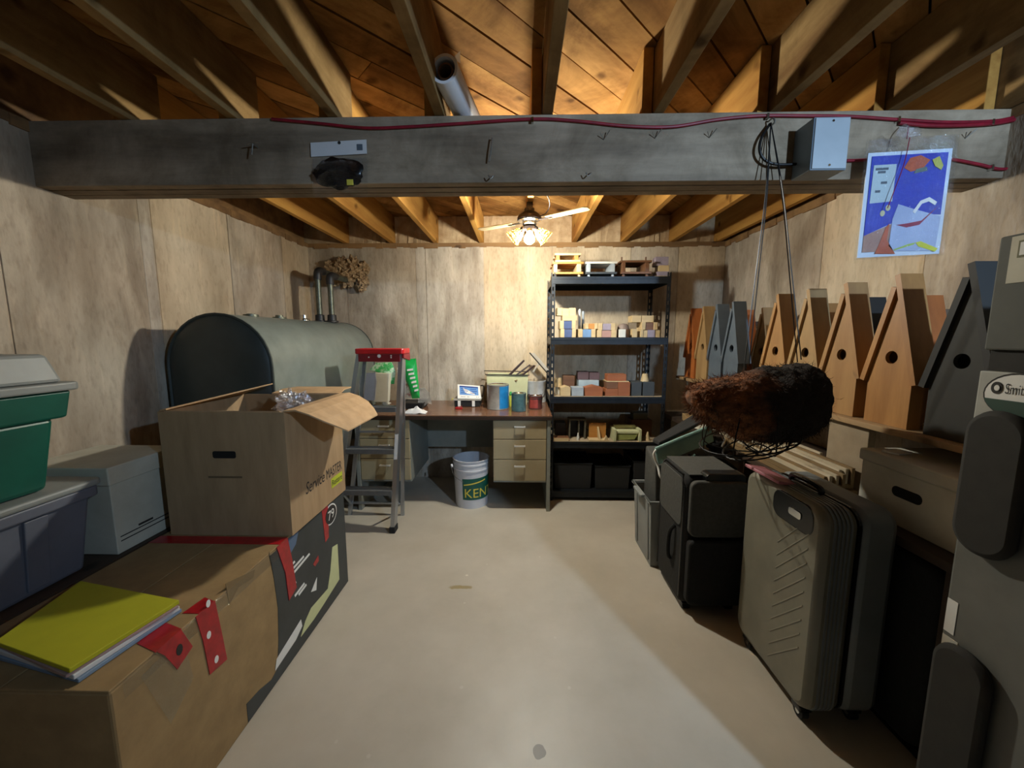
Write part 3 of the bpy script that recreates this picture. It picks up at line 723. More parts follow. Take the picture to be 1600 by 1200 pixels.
# base for bins, hidden behind the long box
m_dkwood = wood('dark_stained_wood', '#4b3a2b', '#2c2119', 'Y', 7, .6, .1)
bench = thing('low_bench', 'low dark wooden bench under the grey storage bin', 'bench', (-1.69, 1.15, 0))
part('bench_top', MB().box(-1.905, -1.482, .50, 1.72, .50, .53), m_dkwood, bench)
for x in (-1.87, -1.52):
    for y in (.56, 1.66): part('leg', MB().box(x - .02, x + .02, y - .02, y + .02, 0, .499), m_dkwood, bench)
m_bin = mat('grey_plastic_bin', '#6a6d78', 0.5, dark='#5a5d68', scale=5)
m_lid = mat('grey_plastic_lid', '#8f918c', 0.5, dark='#7f817c', scale=5)
gb = thing('storage_bin', 'grey plastic storage bin under the green tote', 'storage bin', (-1.69, .95, .531), 'storage bins at left')
part('bin_body', MB().taper((-1.70, .95), .34, .56, .385, .62, .531, .80), m_bin, gb, bevel=.012)
part('bin_rim', MB().rbox(-1.905, -1.492, .625, 1.285, .785, .822, .03), m_bin, gb, bevel=.006)
part('bin_lid', MB().rbox(-1.905, -1.485, .62, 1.292, .8225, .846, .03), m_lid, gb, bevel=.008)
for y in (.80, .95, 1.10): part('bin_rib', MB().hexa([(-1.53, y - .03, .55), (-1.522, y - .03, .55), (-1.522, y + .03, .55), (-1.53, y + .03, .55), (-1.513, y - .03, .78), (-1.500, y - .03, .78), (-1.500, y + .03, .78), (-1.513, y + .03, .78)]), m_bin, gb, bevel=.003)
m_green = mat('green_tote_plastic', '#0f5a48', 0.42, dark='#0b4a3c', scale=5)
gt = thing('storage_tote', 'green plastic tote with grey lid on top of the grey bin', 'storage tote', (-1.70, .93, .8475), 'storage bins at left')
part('tote_body', MB().taper((-1.70, .93), .33, .47, .36, .54, .8475, 1.08), m_green, gt, bevel=.015)
part('tote_collar', MB().taper((-1.70, .93), .385, .59, .40, .62, 1.075, 1.165), m_green, gt, bevel=.008)
lid = part('tote_lid', MB().rbox(-1.912, -1.482, .60, 1.262, 1.1655, 1.192, .03), m_lid, gt, bevel=.006)
part('lid_dome', MB().taper((-1.70, .93), .385, .60, .34, .56, 1.192, 1.285), m_lid, lid, bevel=.012)
m_wcard = mat('white_cardboard', '#c9c4b2', 0.8, dark='#b7b19e', scale=8)
wb = thing('file_box', 'white cardboard file box between the grey bin and the open moving box', 'file box', (-1.66, 1.45, .531), 'white file boxes')
part('box_body', MB().box(-1.84, -1.500, 1.315, 1.60, .531, .81), m_wcard, wb, bevel=.003)
part('box_lid', MB().box(-1.848, -1.492, 1.307, 1.608, .800, .868), m_wcard, wb, bevel=.004)
for zz in (.575, .592): part('printed_line', MB().box(-1.500, -1.4993, 1.33, 1.585, zz, zz + .004), m_ink, wb)
part('printed_line', MB().box(-1.500, -1.4993, 1.40, 1.46, .602, .610), m_ink, wb)

# ================================================================== LADDER
m_alu = mat('brushed_aluminium', '#b9bec6', 0.32, 0.9, var=.12, scale=40, stretch=(1, 1, .1))
m_redp = mat('red_plastic', '#c11a20', 0.35, dark='#9c1019', scale=10)
m_tread = mat('grey_tread', '#7d7f80', 0.5, 0.6, var=.2, scale=30)
m_rubber = mat('black_rubber', '#191919', 0.8)
LD = thing('step_ladder', 'aluminium step ladder with red plastic top in front of the desk', 'ladder', (-1.05, 2.62, 0))
fl, fr = Vector((-1.30, 2.50, 0)), Vector((-.878, 2.505, 0)); tl, tr = Vector((-1.085, 2.585, 1.225)), Vector((-.800, 2.585, 1.225))
def rail(a, b, nm, w=.028, dp=.062):
    d = (b - a).normalized(); x = d.cross(Vector((0, 1, 0))).normalized(); mb = MB()
    # channel section: web and two lips
    y = x.cross(d)
    def sec(c): return [c + x * i + y * j for i, j in ((-w / 2, -dp / 2), (w / 2, -dp / 2), (w / 2, -dp / 2 + .004), (-w / 2 + .004, -dp / 2 + .004), (-w / 2 + .004, dp / 2 - .004), (w / 2, dp / 2 - .004), (w / 2, dp / 2), (-w / 2, dp / 2))]
    A, B = sec(a + d * .012), sec(b)
    n = 8; mb.add(A + B, [(i, (i + 1) % n, n + (i + 1) % n, n + i) for i in range(n)] + [tuple(range(n))[::-1], tuple(range(n, 2 * n))])
    r = part(nm, mb, m_alu, LD)
    part('rubber_foot', MB().obox(a + d * .022, (w + .012, dp + .012, .044)), m_rubber, r, bevel=.004)
    return r
rr = rail(fr, tr, 'front_rail'); rail(fl, tl, 'front_rail')
part('rail_label', MB().poly([fr + (tr - fr) * t + Vector((dx, -.033, 0)) for t, dx in ((.42, -.011), (.42, .011), (.56, .011), (.56, -.011))], (0, -.001, 0)), m_white, rr)
for k, zz in enumerate((.30, .585, .87)):
    t = zz / 1.225; a = fl + (tl - fl) * t; b = fr + (tr - fr) * t
    tr_ = part('tread', MB().box(a.x + .014, b.x - .014, a.y - .035, a.y + .045, zz - .006, zz).box(a.x + .014, b.x - .014, a.y - .039, a.y - .035, zz - .034, zz), m_tread, LD, bevel=.0015)
    for s_ in (.3, .5, .7): part('tread_groove', MB().box(a.x + .03, b.x - .03, a.y - .035 + .08 * s_ - .003, a.y - .035 + .08 * s_ + .003, zz, zz + .002), m_alu, tr_)
for s in (-1, 1):
    x0 = -1.30 if s < 0 else -.878; x1 = -1.075 if s < 0 else -.81
    part('rear_leg', MB().bar((x0 + .01 * -s, 2.745, .0), (x1, 2.645, 1.20), .026, .020, (0, 1, 0)), m_alu, LD)
    part('brace', MB().bar((fl.x + .05 if s < 0 else fr.x - .03, 2.53, .29), ((x0 + .03 * -s), 2.735, .09), .016, .008), m_alu, LD)
    part('spreader', MB().bar((-1.18 if s < 0 else -.846, 2.55, .72), (-1.17 if s < 0 else -.846, 2.68, .74), .006, .018), m_alu, LD)
for zz in (.10, .66): part('rear_bar', MB().bar((-1.30 + .22 * zz / 1.2, 2.745 - .1 * zz / 1.2, zz), (-.878 + .06 * zz / 1.2, 2.745 - .1 * zz / 1.2, zz), .02, .012), m_alu, LD)
cap = part('top_cap', MB().rbox(-1.105, -.775, 2.535, 2.70, 1.226, 1.262, .02), m_redp, LD, 'red plastic ladder top', bevel=.006)
part('cap_skirt', MB().box(-1.082, -.802, 2.542, 2.550, 1.175, 1.2255).hexa([(-.79, 2.545, 1.20), (-.775, 2.545, 1.20), (-.775, 2.69, 1.175), (-.79, 2.69, 1.175), (-.79, 2.545, 1.2255), (-.775, 2.545, 1.2255), (-.775, 2.69, 1.2255), (-.79, 2.69, 1.2255)]), mat('dark_red_plastic', '#7d1320', .4), cap, bevel=.002)
for x, zz in ((-1.01, 1.205), (-.94, 1.213), (-.86, 1.215), (-.86, 1.203)):
    part('cap_emblem' if x == -.94 else 'cap_rivet', MB().cyl((x, 2.5415, zz), (x, 2.540, zz), .012 if x == -.94 else .005, n=12), m_white, cap)

# ================================================================== DESK
DX0, DX1, DY0, DY1, DZ = -1.265, .238, 2.815, 3.50, .755
m_lam = wood('brown_laminate', '#7a5640', '#5d3f2e', 'X', 8, .22, .0, knots=False)
m_putty = mat('putty_enamel', '#a09274', 0.5, dark='#938565', scale=5)
m_steel = mat('grey_desk_steel', '#8d9088', 0.45, 0.2, dark='#7e817a', scale=6)
m_edge = mat('dark_desk_edge', '#33241b', 0.4)
desk = thing('desk', 'old office desk with brown laminate top and putty drawers', 'desk', ((DX0 + DX1) / 2, (DY0 + DY1) / 2, 0))
part('desktop', MB().box(DX0, DX1, DY0, DY1, DZ - .006, DZ), m_lam, desk)
part('desktop_edge', MB().box(DX0, DX1, DY0 - .002, DY1, DZ - .034, DZ - .007), m_edge, desk, bevel=.002)
part('end_panel', MB().box(DX1 - .036, DX1 - .008, DY0 + .012, DY1 - .02, 0, DZ - .035), m_steel, desk, bevel=.002)
part('end_panel', MB().box(DX0 + .008, DX0 + .036, DY0 + .012, DY1 - .02, 0, DZ - .035), m_steel, desk, bevel=.002)
part('modesty_panel', MB().box(DX0 + .037, DX1 - .037, DY1 - .09, DY1 - .07, .34, DZ - .036), m_steel, desk)
for x0, x1 in ((-.205, DX1 - .038), (DX0 + .038, -.84)):
    part('pedestal', MB().box(x0, x1, DY0 + .035, DY1 - .10, .225, DZ - .036), m_steel, desk, bevel=.002)
    z1 = DZ - .040
    for h in (.148, .158, .170):
        dr = part('drawer', MB().box(x0 + .002, x1 - .002, DY0 + .016, DY0 + .0345, z1 - h + .005, z1), m_putty, desk, bevel=.003)
        xm = (x0 + x1) / 2; zz = z1 - .045
        part('drawer_handle', MB().box(xm - .042, xm + .042, DY0 - .006, DY0 + .000, zz - .006, zz + .006).box(xm - .040, xm - .034, DY0, DY0 + .0155, zz - .004, zz + .004).box(xm + .034, xm + .040, DY0, DY0 + .0155, zz - .004, zz + .004), mat('bright_handle_metal', '#e8e6e0', .35, .6, var=.05), dr, bevel=.001)
        z1 -= h

# ------------------------------------------------------------------ bucket under the desk
m_bucket = mat('white_bucket_plastic', '#cfd0d4', 0.4, dark='#bfc0c6', scale=5)
m_glabel = mat('green_label', '#0d5a4c', 0.45, dark='#0a4c40')
m_ylabel = mat('yellow_lettering', '#d8c94e', 0.5)
bk = thing('bucket', 'white plastic bucket with a green and yellow label under the desk', 'bucket', (-.392, 2.985, 0))
kc = Vector((-.392, 2.985, 0)); BH = .385
part('bucket_wall', MB().lathe([(0, .006), (.118, .006), (.126, .0), (.1275, .01), (.141, .30), (.146, .302), (.146, .312), (.142, .314), (.1425, .345), (.147, .347), (.147, .358), (.143, .36), (.144, .378), (.148, .38), (.148, BH), (.140, BH), (.134, .30), (.118, .012), (0, .012)], 40, kc), m_bucket, bk, smooth=True)
def brad(z): return .1275 + (.141 - .1275) * z / .30
def onb(a, z, off=.0012): r = brad(z) + off; return kc + Vector((r * math.sin(a), -r * math.cos(a), z))
lb = MB(); A0, A1, n = math.radians(-24), math.radians(88), 24
for i in range(n):
    a, b = A0 + (A1 - A0) * i / n, A0 + (A1 - A0) * (i + 1) / n
    za, zb = .245 + .012 * i / n, .245 + .012 * (i + 1) / n
    lb.hexa([onb(a, .075), onb(b, .075), onb(b, .075, .0), onb(a, .075, .0), onb(a, za), onb(b, zb), onb(b, zb, .0), onb(a, za, .0)])
label_o = part('bucket_label', lb, m_glabel, bk, 'green label with yellow lettering')
letters('label_text', 'KENT', .105, m_ylabel, label_o, (0, 0, 0), (1, 0, 0), (0, 0, 1), bend=lambda x, y: onb(A0 + .09 + x / .138, .095 + y, .0026))
rb = MB(); N_ = 14
for i in range(N_):
    a, b = A0 + .1 + 1.3 * i / N_, A0 + .1 + 1.3 * (i + 1) / N_
    f1 = lambda t: .192 + .032 * min(t, 1.0) 
    rb.hexa([onb(a, f1(i / N_), .002), onb(b, f1((i + 1) / N_), .002), onb(b, f1((i + 1) / N_), .001), onb(a, f1(i / N_), .001), onb(a, f1(i / N_) + .009, .002), onb(b, f1((i + 1) / N_) + .009, .002), onb(b, f1((i + 1) / N_) + .009, .001), onb(a, f1(i / N_) + .009, .001)])
part('label_stripe', rb, m_ylabel, label_o)
part('bucket_ear', MB().cyl(onb(math.radians(-62), .335, .016), onb(math.radians(-62), .335, .028), .014, n=12), m_bucket, bk)
part('wire_handle', MB().tube(curve_pts([onb(math.radians(-62), .335, .026), onb(math.radians(-45), .27, .03), onb(math.radians(-15), .235, .034)] , 5), .002, 5), m_chrome, bk)

# ------------------------------------------------------------------ things on the desk
def at_desk(x, y): return atZ(x, y, DZ)
def can(name, px0, px1, ybase, ytop, body, label, cat, wrap=None, wrap_a=(-40, 60), lidm=None, band=True, zoff=0.0, wrap_name='can_label', dy=0):
    pm = at_desk((px0 + px1) / 2, ybase); Yc = pm.y
    r = (atY(px1, ybase, Yc).x - atY(px0, ybase, Yc).x) / 2; Yc += r + dy
    k = Yc / pm.y; r *= k; x = pm.x * k
    h = atY((px0 + px1) / 2, ytop, Yc).z - DZ - zoff
    t = thing(name, label, cat, (x, Yc, DZ + .0005 + zoff), 'cans on the desk')
    c = Vector((x, Yc, DZ + .0005 + zoff))
    part('can_body', MB().lathe([(0, 0), (r * .97, 0), (r, .003), (r * .985, .008), (r * .985, h - .012), (r, h - .010), (r, h), (r * .93, h), (r * .92, h - .008), (0, h - .008)], 28, c), body, t, smooth=True)
    if wrap:
        mb = MB(); n = 12; a0, a1 = map(math.radians, wrap_a)
        for i in range(n):
            a, b = a0 + (a1 - a0) * i / n, a0 + (a1 - a0) * (i + 1) / n
            P = lambda t_, z_, o_: c + Vector(((r + o_) * math.sin(t_), -(r + o_) * math.cos(t_), z_))
            mb.hexa([P(a, .010, .0006), P(b, .010, .0006), P(b, .010, -.002), P(a, .010, -.002), P(a, h - .014, .0006), P(b, h - .014, .0006), P(b, h - .014, -.002), P(a, h - .014, -.002)])
        part(wrap_name, mb, wrap, t)
    part('can_lid', MB().lathe([(0, h - .006), (r * .80, h - .006), (r * .84, h - .002), (r * .90, h - .002), (r * .91, h - .010)], 28, c), lidm or m_chrome, t, smooth=True)
    return t, c, r, h
m_tin = mat('tin_can', '#b5b0a6', 0.4, 0.3, dark='#96928a', scale=20)
t, c, r, h = can('paint_can', 761, 795, 641, 600, m_tin, 'large grey paint can with a bright blue label', 'paint can', mat('bright_blue_label', '#1f86c4', .45, dark='#1668a0', scale=14), (12, 100))
t, c, r, h = can('paint_can', 799, 822, 644, 614, mat('dull_teal_can', '#5c7676', .5, dark='#3f5858', scale=24), 'small dull teal paint can at the front of the desk', 'paint can', mat('teal_label', '#4a6e72', .5, dark='#34565c', scale=40), (-60, 40))
t, c, r, h = can('paint_can', 825, 847, 640, 618, mat('dark_red_can', '#6b3a34', .5, dark='#452522', scale=24), 'small dark red paint can at the right end of the desk', 'paint can', mat('red_label', '#a8473d', .5, dark='#7c2e28', scale=40), (-50, 20))
part('can_stripe', MB().lathe([(r + .0005, h - .028), (r + .0009, h - .027), (r + .0009, h - .016), (r + .0005, h - .015)], 28, c), m_ink, t)
t, c, r, h = can('paint_pail', 818, 853, 630, 594, mat('white_pail', '#c9cac8', .35, dark='#a9aaa8', scale=12), 'white paint pail with a wire handle behind the small red can', 'paint pail', dy=.0)
part('pail_handle', MB().tube(curve_pts([c + Vector((-r, 0, h * .8)), c + Vector((-r * .7, -r * .9, h * .45)), c + Vector((0, -r * 1.12, h * .30)), c + Vector((r * .7, -r * .9, h * .45)), c + Vector((r, 0, h * .8))], 6), .002, 5), m_chrome, t)
for sx in (-.55, .45): part('pail_scuff', MB().poly([c + Vector((r * (sx + .16 * math.cos(q)), -r * 0.86, h * .35 + .012 * math.sin(q))) for q in [math.pi * i / 5 for i in range(10)]], (0, -.018, 0)), m_ink, t)
# green and yellow tube bottle
p = at_desk(798, 636)
bt = thing('glue_bottle', 'slim yellow bottle with green cap between the paint cans', 'bottle', (p.x, p.y + .02, DZ + .0005))
cc = Vector((p.x, p.y + .02, DZ + .0005))
part('bottle_body', MB().lathe([(0, 0), (.015, 0), (.016, .004), (.016, .085), (.010, .098), (0, .098)], 16, cc), mat('yellow_bottle', '#c9d25a', .4), bt, smooth=True)
part('bottle_cap', MB().lathe([(0, .128), (.008, .128), (.010, .122), (.014, .099), (0, .099)], 16, cc), mat('green_cap', '#3e9a4e', .4), bt, smooth=True)
# cream tray liner with rim and brush handles
cyd = 3.35
a, b = atY(762, 580, cyd), atY(822, 580, cyd); zt = atY(790, 582, cyd).z
tray = thing('paint_tub', 'cream rectangular plastic tub with a dark rim behind the paint cans', 'tub', ((a.x + b.x) / 2, cyd, DZ))
x0, x1 = a.x + .01, b.x + .005
mb = MB()
def shell(mb, x0, x1, y0, y1, z0, z1, ov, t=.004):
    o0 = [(x0, y0, z0), (x1, y0, z0), (x1, y1, z0), (x0, y1, z0)]; o1 = [(x0 - ov, y0 - ov, z1), (x1 + ov, y0 - ov, z1), (x1 + ov, y1 + ov, z1), (x0 - ov, y1 + ov, z1)]
    i1 = [(x0 - ov + t, y0 - ov + t, z1), (x1 + ov - t, y0 - ov + t, z1), (x1 + ov - t, y1 + ov - t, z1), (x0 - ov + t, y1 + ov - t, z1)]; i0 = [(x0 + t, y0 + t, z0 + t), (x1 - t, y0 + t, z0 + t), (x1 - t, y1 - t, z0 + t), (x0 + t, y1 - t, z0 + t)]
    v = o0 + o1 + i1 + i0; f = [(0, 3, 2, 1), (12, 13, 14, 15)]
    for q in range(4):
        w = (q + 1) % 4; f += [(q, w, 4 + w, 4 + q), (4 + q, 4 + w, 8 + w, 8 + q), (8 + q, 8 + w, 12 + w, 12 + q)]
    return mb.add(v, f)
part('tub_wall', shell(mb, x0, x1, cyd - .09, cyd + .09, DZ + .001, zt - .012, .012), mat('cream_plastic', '#cfcfa4', .5, dark='#bdbd92', scale=8), tray, bevel=.002)
ov = .02
part('tub_rim', MB().tube([(x0 - ov - .03, cyd + .10, zt + .006), (x0 - ov, cyd - .11, zt - .008), (x1 + ov, cyd - .11, zt - .012), (x1 + ov, cyd + .11, zt - .002)], .0045, 6, closed=True), m_ink, tray)
for i, (p0, p1, rr_) in enumerate((((800, 582), (819, 563), .011), ((812, 582), (828, 570), .008), ((820, 583), (835, 571), .009))):
    A, B = atY(*p0, cyd - .02), atY(*p1, cyd - .02 + .04 * i)
    bh = thing('paint_brush', ('thickest dark brush handle leaning out of the cream tub', 'middle thin dark brush handle leaning out of the cream tub', 'rightmost dark brush handle leaning out of the cream tub')[i], 'paint brush', A - (B - A) * 1.0, 'brush handles in the tub')
    dv = (B - A)
    part('brush_handle', MB().tube([A - dv * .5, A, A + dv * .5, B], [rr_ * .7, rr_, rr_ * .95, rr_ * .75], 8), mat('plum_handle', '#3a2a2e', .4), bh, smooth=True)
    part('bristles', MB().bar(A - dv * 1.0, A - dv * .5, .03, .012), mat('tan_bristles', '#8a7350', .9), bh)
# paint pad applicator leaning behind the pail
A, B = atY(827, 552, 3.36), atY(854, 583, 3.36)
sc_ = thing('paint_pad', 'flat white paint applicator with a dark edge leaning by the shelving', 'paint tool', (B.x, 3.36, B.z))
dv = (B - A).normalized(); nv = Vector((dv.z, 0, -dv.x))
part('pad_blade', MB().poly([A, B, B - nv * .010, A - nv * .010], (0, .05, 0)), m_ink, sc_)
part('pad_body', MB().poly([A - nv * .012 + dv * .01, B - nv * .012 - dv * .02, B - nv * .034 - dv * .005, A - nv * .036 + dv * .03], (0, .045, 0)), mat('pale_plastic', '#b9b1a4', .5), sc_, bevel=.002)
mid = (A + B) / 2 - nv * .035
part('pad_handle', MB().bar(mid + Vector((0, .02, 0)), mid + Vector((-.07, .0, -.10)), .02, .014), mat('pale_plastic', '#b9b1a4', .5), sc_, bevel=.003)
# tilted display on a black base
p = at_desk(731, 636)
X0, Yd = p.x - .115, p.y + .01
mon = thing('display_unit', 'white tilted touch display with a blue screen on a black base', 'display', (p.x, Yd + .10, DZ + .0005))
part('device_base', MB().box(X0, X0 + .215, Yd, Yd + .17, DZ + .0005, DZ + .050), m_rubber, mon, bevel=.004)
part('base_tray', MB().box(X0 - .012, X0 + .225, Yd - .008, Yd + .175, DZ + .052, DZ + .064), mat('grey_tray', '#9a978e', .5), mon, bevel=.003)
for dx in (.030, .150): part('latch', MB().box(X0 + dx, X0 + dx + .024, Yd - .012, Yd - .0005, DZ + .004, DZ + .052), m_white, mon, bevel=.002)
bl, br_, tl_, tr__ = [Vector(q) for q in ((X0 + .026, Yd + .005, DZ + .070), (X0 + .226, Yd + .02, DZ + .066), (X0 + .012, Yd + .10, DZ + .180), (X0 + .205, Yd + .115, DZ + .165))]
nrm = (br_ - bl).cross(tl_ - bl).normalized()
if nrm.y > 0: nrm = -nrm
scr = part('display_frame', MB().poly([bl, br_, tr__, tl_], -nrm * .016), mat('white_device_plastic', '#e4e2dc', .35, var=.05), mon, bevel=.004)
bil = lambda u_, v_, o_: bl + (br_ - bl) * u_ + (tl_ - bl) * v_ + ((tr__ - tl_) - (br_ - bl)) * u_ * v_ + nrm * o_
m_screen = emitter('lit_blue_screen', (0.16, 0.36, 0.72, 1), 0.55)
m_screen2 = emitter('dark_blue_screen_bar', (0.03, 0.07, 0.30, 1), 0.5)
part('screen', MB().poly([bil(.10, .26, .0006), bil(.90, .24, .0006), bil(.91, .88, .0006), bil(.09, .90, .0006)], nrm * .0008), m_screen, scr)
part('screen_header', MB().poly([bil(.09, .80, .0016), bil(.91, .78, .0016), bil(.91, .88, .0016), bil(.09, .90, .0016)], nrm * .0004), m_screen2, scr)
for v_, u0, u1 in ((.66, .15, .42), (.66, .55, .82), (.52, .15, .46), (.52, .55, .85), (.38, .15, .40), (.38, .55, .80)):
    part('screen_text_line', MB().poly([bil(u0, v_, .0016), bil(u1, v_ - .01, .0016), bil(u1, v_ + .03, .0016), bil(u0, v_ + .04, .0016)], nrm * .0004), m_screen2, scr)
for u_ in (.15, .20, .25, .30, .42, .47, .80, .88): part('button', MB().poly([bil(u_, .10, .0008), bil(u_ + .025, .10, .0008), bil(u_ + .025, .14, .0008), bil(u_, .14, .0008)], nrm * .0006), m_ink, scr)
part('cable_arm', MB().tube(curve_pts([(X0 + .21, Yd + .13, DZ + .165), (X0 + .235, Yd + .12, DZ + .160), (X0 + .235, Yd + .10, DZ + .10), (X0 + .225, Yd + .09, DZ + .07)], 5), .006, 6), m_dark, mon)
part('yellow_tab', MB().box(X0 - .026, X0 - .0122, Yd + .02, Yd + .05, DZ + .052, DZ + .064), m_ylabel, mon)
p = at_desk(717, 639)
clp = thing('clip', 'small red plastic clip lying in front of the display', 'clip', (p.x, p.y, DZ + .0005))
part('clip_jaw', MB().rbox(p.x - .030, p.x + .030, p.y - .010, p.y + .012, DZ + .0005, DZ + .011, .008), m_redp, clp, bevel=.002)
part('clip_lever', MB().bar((p.x - .02, p.y, DZ + .014), (p.x + .026, p.y, DZ + .022), .012, .004), m_redp, clp)

# left heap on the desk, seen through the ladder
m_gbag = mat('green_plastic_bag', '#17a84a', 0.35, dark='#0f8a3a', scale=14, bump=.2)
def sheet(name, pix, Yd, thick, m, label, cat, group=None, puff=.0):
    q = [atY(a, b, Yd) for a, b in pix]; c = sum(q, Vector()) / len(q)
    if puff:
        mb = MB(); n = len(q)
        mb.v = [p + Vector((0, 0, 0)) for p in q] + [c + (p - c) * .6 + Vector((0, -puff, 0)) for p in q] + [c + Vector((0, -puff * 1.25, 0))] + [c + (p - c) * .6 + Vector((0, puff, 0)) for p in q] + [c + Vector((0, puff * 1.2, 0))]
        for i in range(n):
            j = (i + 1) % n; mb.f += [(i, j, n + j, n + i), (n + i, n + j, 2 * n), (j, i, 2 * n + 1 + i, 2 * n + 1 + j), (2 * n + 1 + j, 2 * n + 1 + i, 3 * n + 1)]
        return solo(name, mb, m, label, cat, group, smooth=True)
    return solo(name, MB().poly(q, (0, thick, 0)), m, label, cat, group, bevel=.002)
gbag = sheet('seed_bag', [(629, 562), (650, 560), (654, 600), (656, 622), (644, 623), (639, 606), (630, 585)], 3.05, .03, m_gbag, 'bright green bag with white lettering standing on the desk', 'bag', puff=.022)
for i in range(6):
    a0, b0 = 636 + i * 2.3, 577 + i * 6.4
    q = [atY(a, b, 3.0225 - .0) for a, b in ((a0, b0), (a0 + 9 - i * .7, b0 - 1.5), (a0 + 9 - i * .7, b0 + 1.8), (a0, b0 + 3))]
    part('bag_lettering', MB().poly(q, (0, .012, 0)), m_white, gbag)
sheet('seed_bag', [(577, 578), (588, 567), (612, 566), (618, 580), (616, 600), (604, 600), (600, 584), (590, 582)], 3.10, .02, mat('green_white_bag', '#3da85a', .4, dark='#bcd6b8', scale=18, lo=.45, hi=.55), 'green and white bag behind the step ladder', 'bag', puff=.018)
sheet('carton', [(585, 583), (608, 584), (606, 628), (584, 628)], 3.02, .05, m_wcard, 'small white carton behind the step ladder', 'carton')
sheet('cardboard_sleeve', [(562, 588), (569, 583), (586, 582), (588, 596), (585, 626), (561, 626)], 2.98, .012, mat('grey_card', '#7c7d84', .6, var=.15), 'grey die-cut card sleeve behind the step ladder', 'card')
sheet('flower_packet', [(620, 575), (627, 572), (634, 590), (643, 622), (624, 624), (621, 600)], 3.06, .02, mat('printed_packet', '#d5cdb4', .5, dark='#b57f68', scale=36, lo=.4, hi=.5), 'pale printed packet beside the bright green bag', 'packet')
p = at_desk(644, 640); 
tr2 = thing('tool_tray', 'black plastic tray under the bright green bag', 'tray', (p.x, p.y + .10, DZ))
shell(mb2 := MB(), p.x - .10, p.x + .075, p.y + .02, p.y + .20, DZ + .001, DZ + .05, .012)
part('tray_wall', mb2, m_rubber, tr2, bevel=.003)
part('tray_contents', MB().box(p.x - .09, p.x + .065, p.y + .03, p.y + .19, DZ + .0065, DZ + .044), mat('dark_contents', '#2b2a28', .7, var=.5, scale=40), tr2)
def crumple(name, cx, cy, z0, rx, ry, h, seed, m, label, cat):
    mb = MB(); n = 12
    for j in range(n + 1):
        for i in range(n + 1):
            u_, v_ = i / n * 2 - 1, j / n * 2 - 1
            e = max(0, 1 - u_ * u_) * max(0, 1 - v_ * v_)
            zz = z0 + .004 + h * e * (0.6 + .8 * mnoise.noise(Vector((u_ * 2.1, v_ * 2.1, seed)))) + .012 * abs(mnoise.noise(Vector((u_ * 5, v_ * 5, seed + 4))))
            mb.v.append(Vector((cx + rx * u_ * (1 + .2 * mnoise.noise(Vector((v_ * 2, seed, 0)))), cy + ry * v_, zz)))
    N1 = n + 1; k = len(mb.v)
    mb.v += [p_ - Vector((0, 0, .003)) for p_ in mb.v]
    for j in range(n):
        for i in range(n):
            a = j * N1 + i; mb.f += [(a, a + 1, a + N1 + 1, a + N1), (k + a, k + a + N1, k + a + N1 + 1, k + a + 1)]
    bd = [i for i in range(N1)] + [j * N1 + n for j in range(1, N1)] + [n * N1 + i for i in range(n - 1, -1, -1)] + [j * N1 for j in range(n - 1, 0, -1)]
    for i in range(len(bd)): a, b = bd[i], bd[(i + 1) % len(bd)]; mb.f.append((b, a, k + a, k + b))
    return solo(name, mb, m, label, cat, smooth=True)
p = at_desk(648, 646); crumple('crumpled_paper', p.x, p.y + .02, DZ, .085, .045, .05, 3, mat('white_paper', '#d9d8d6', .8, var=.06), 'crumpled white paper at the front edge of the desk', 'paper')
p = at_desk(590, 636); crumple('crumpled_paper', p.x, p.y + .12, DZ, .06, .05, .06, 9, m_wcard, 'crumpled cream paper behind the ladder step', 'paper')
sheet('plastic_sleeve', [(655, 606), (664, 606), (671, 614), (675, 632), (668, 630), (662, 636), (652, 636)], 3.12, .004, clear_plastic('milky_plastic', (.95, .95, .92), .38, .3), 'curled clear plastic sheet beside the black tray', 'plastic sheet')

# ================================================================== STEEL SHELVING
m_blk = mat('black_steel', '#26292d', 0.42, 0.5, dark='#1c1f22', scale=30)
m_blk_hole = mat('slot_wall_glimpse', '#c7b69a', .8)
RX0, RX1, RY0, RY1, RH = .238, 1.152, 3.035, 3.475, 1.83
rack = thing('shelving_unit', 'black steel shelving unit with five shelves against the back wall', 'shelving', ((RX0 + RX1) / 2, (RY0 + RY1) / 2, 0))
for x, sx in ((RX0, 1), (RX1, -1)):
    for y, sy in ((RY0, 1), (RY1, -1)):
        mb = MB(); n = 34; hz = RH / n
        # angle post: one plain flange, one flange built as ladder of slots
        for k in range(n):
            z0 = k * hz
            mb.box(min(x, x + sx * .009), max(x, x + sx * .009), min(y, y + sy * .002), max(y, y + sy * .002), z0, z0 + hz)
            mb.box(min(x + sx * .019, x + sx * .030), max(x + sx * .019, x + sx * .030), min(y, y + sy * .002), max(y, y + sy * .002), z0, z0 + hz)
            mb.box(min(x + sx * .009, x + sx * .019), max(x + sx * .009, x + sx * .019), min(y, y + sy * .002), max(y, y + sy * .002), z0, z0 + hz * .45)
            mb.box(min(x, x + sx * .002), max(x, x + sx * .002), min(y, y + sy * .012), max(y, y + sy * .012), z0, z0 + hz)
            mb.box(min(x, x + sx * .002), max(x, x + sx * .002), min(y + sy * .024, y + sy * .036), max(y + sy * .024, y + sy * .036), z0, z0 + hz)
            mb.box(min(x, x + sx * .002), max(x, x + sx * .002), min(y + sy * .012, y + sy * .024), max(y + sy * .012, y + sy * .024), z0, z0 + hz * .45)
        part('post', mb, m_blk, rack)
SH = [.085, .500, .868, 1.335, 1.800]
m_mdf = mat('shelf_board', '#9b8a70', .8)
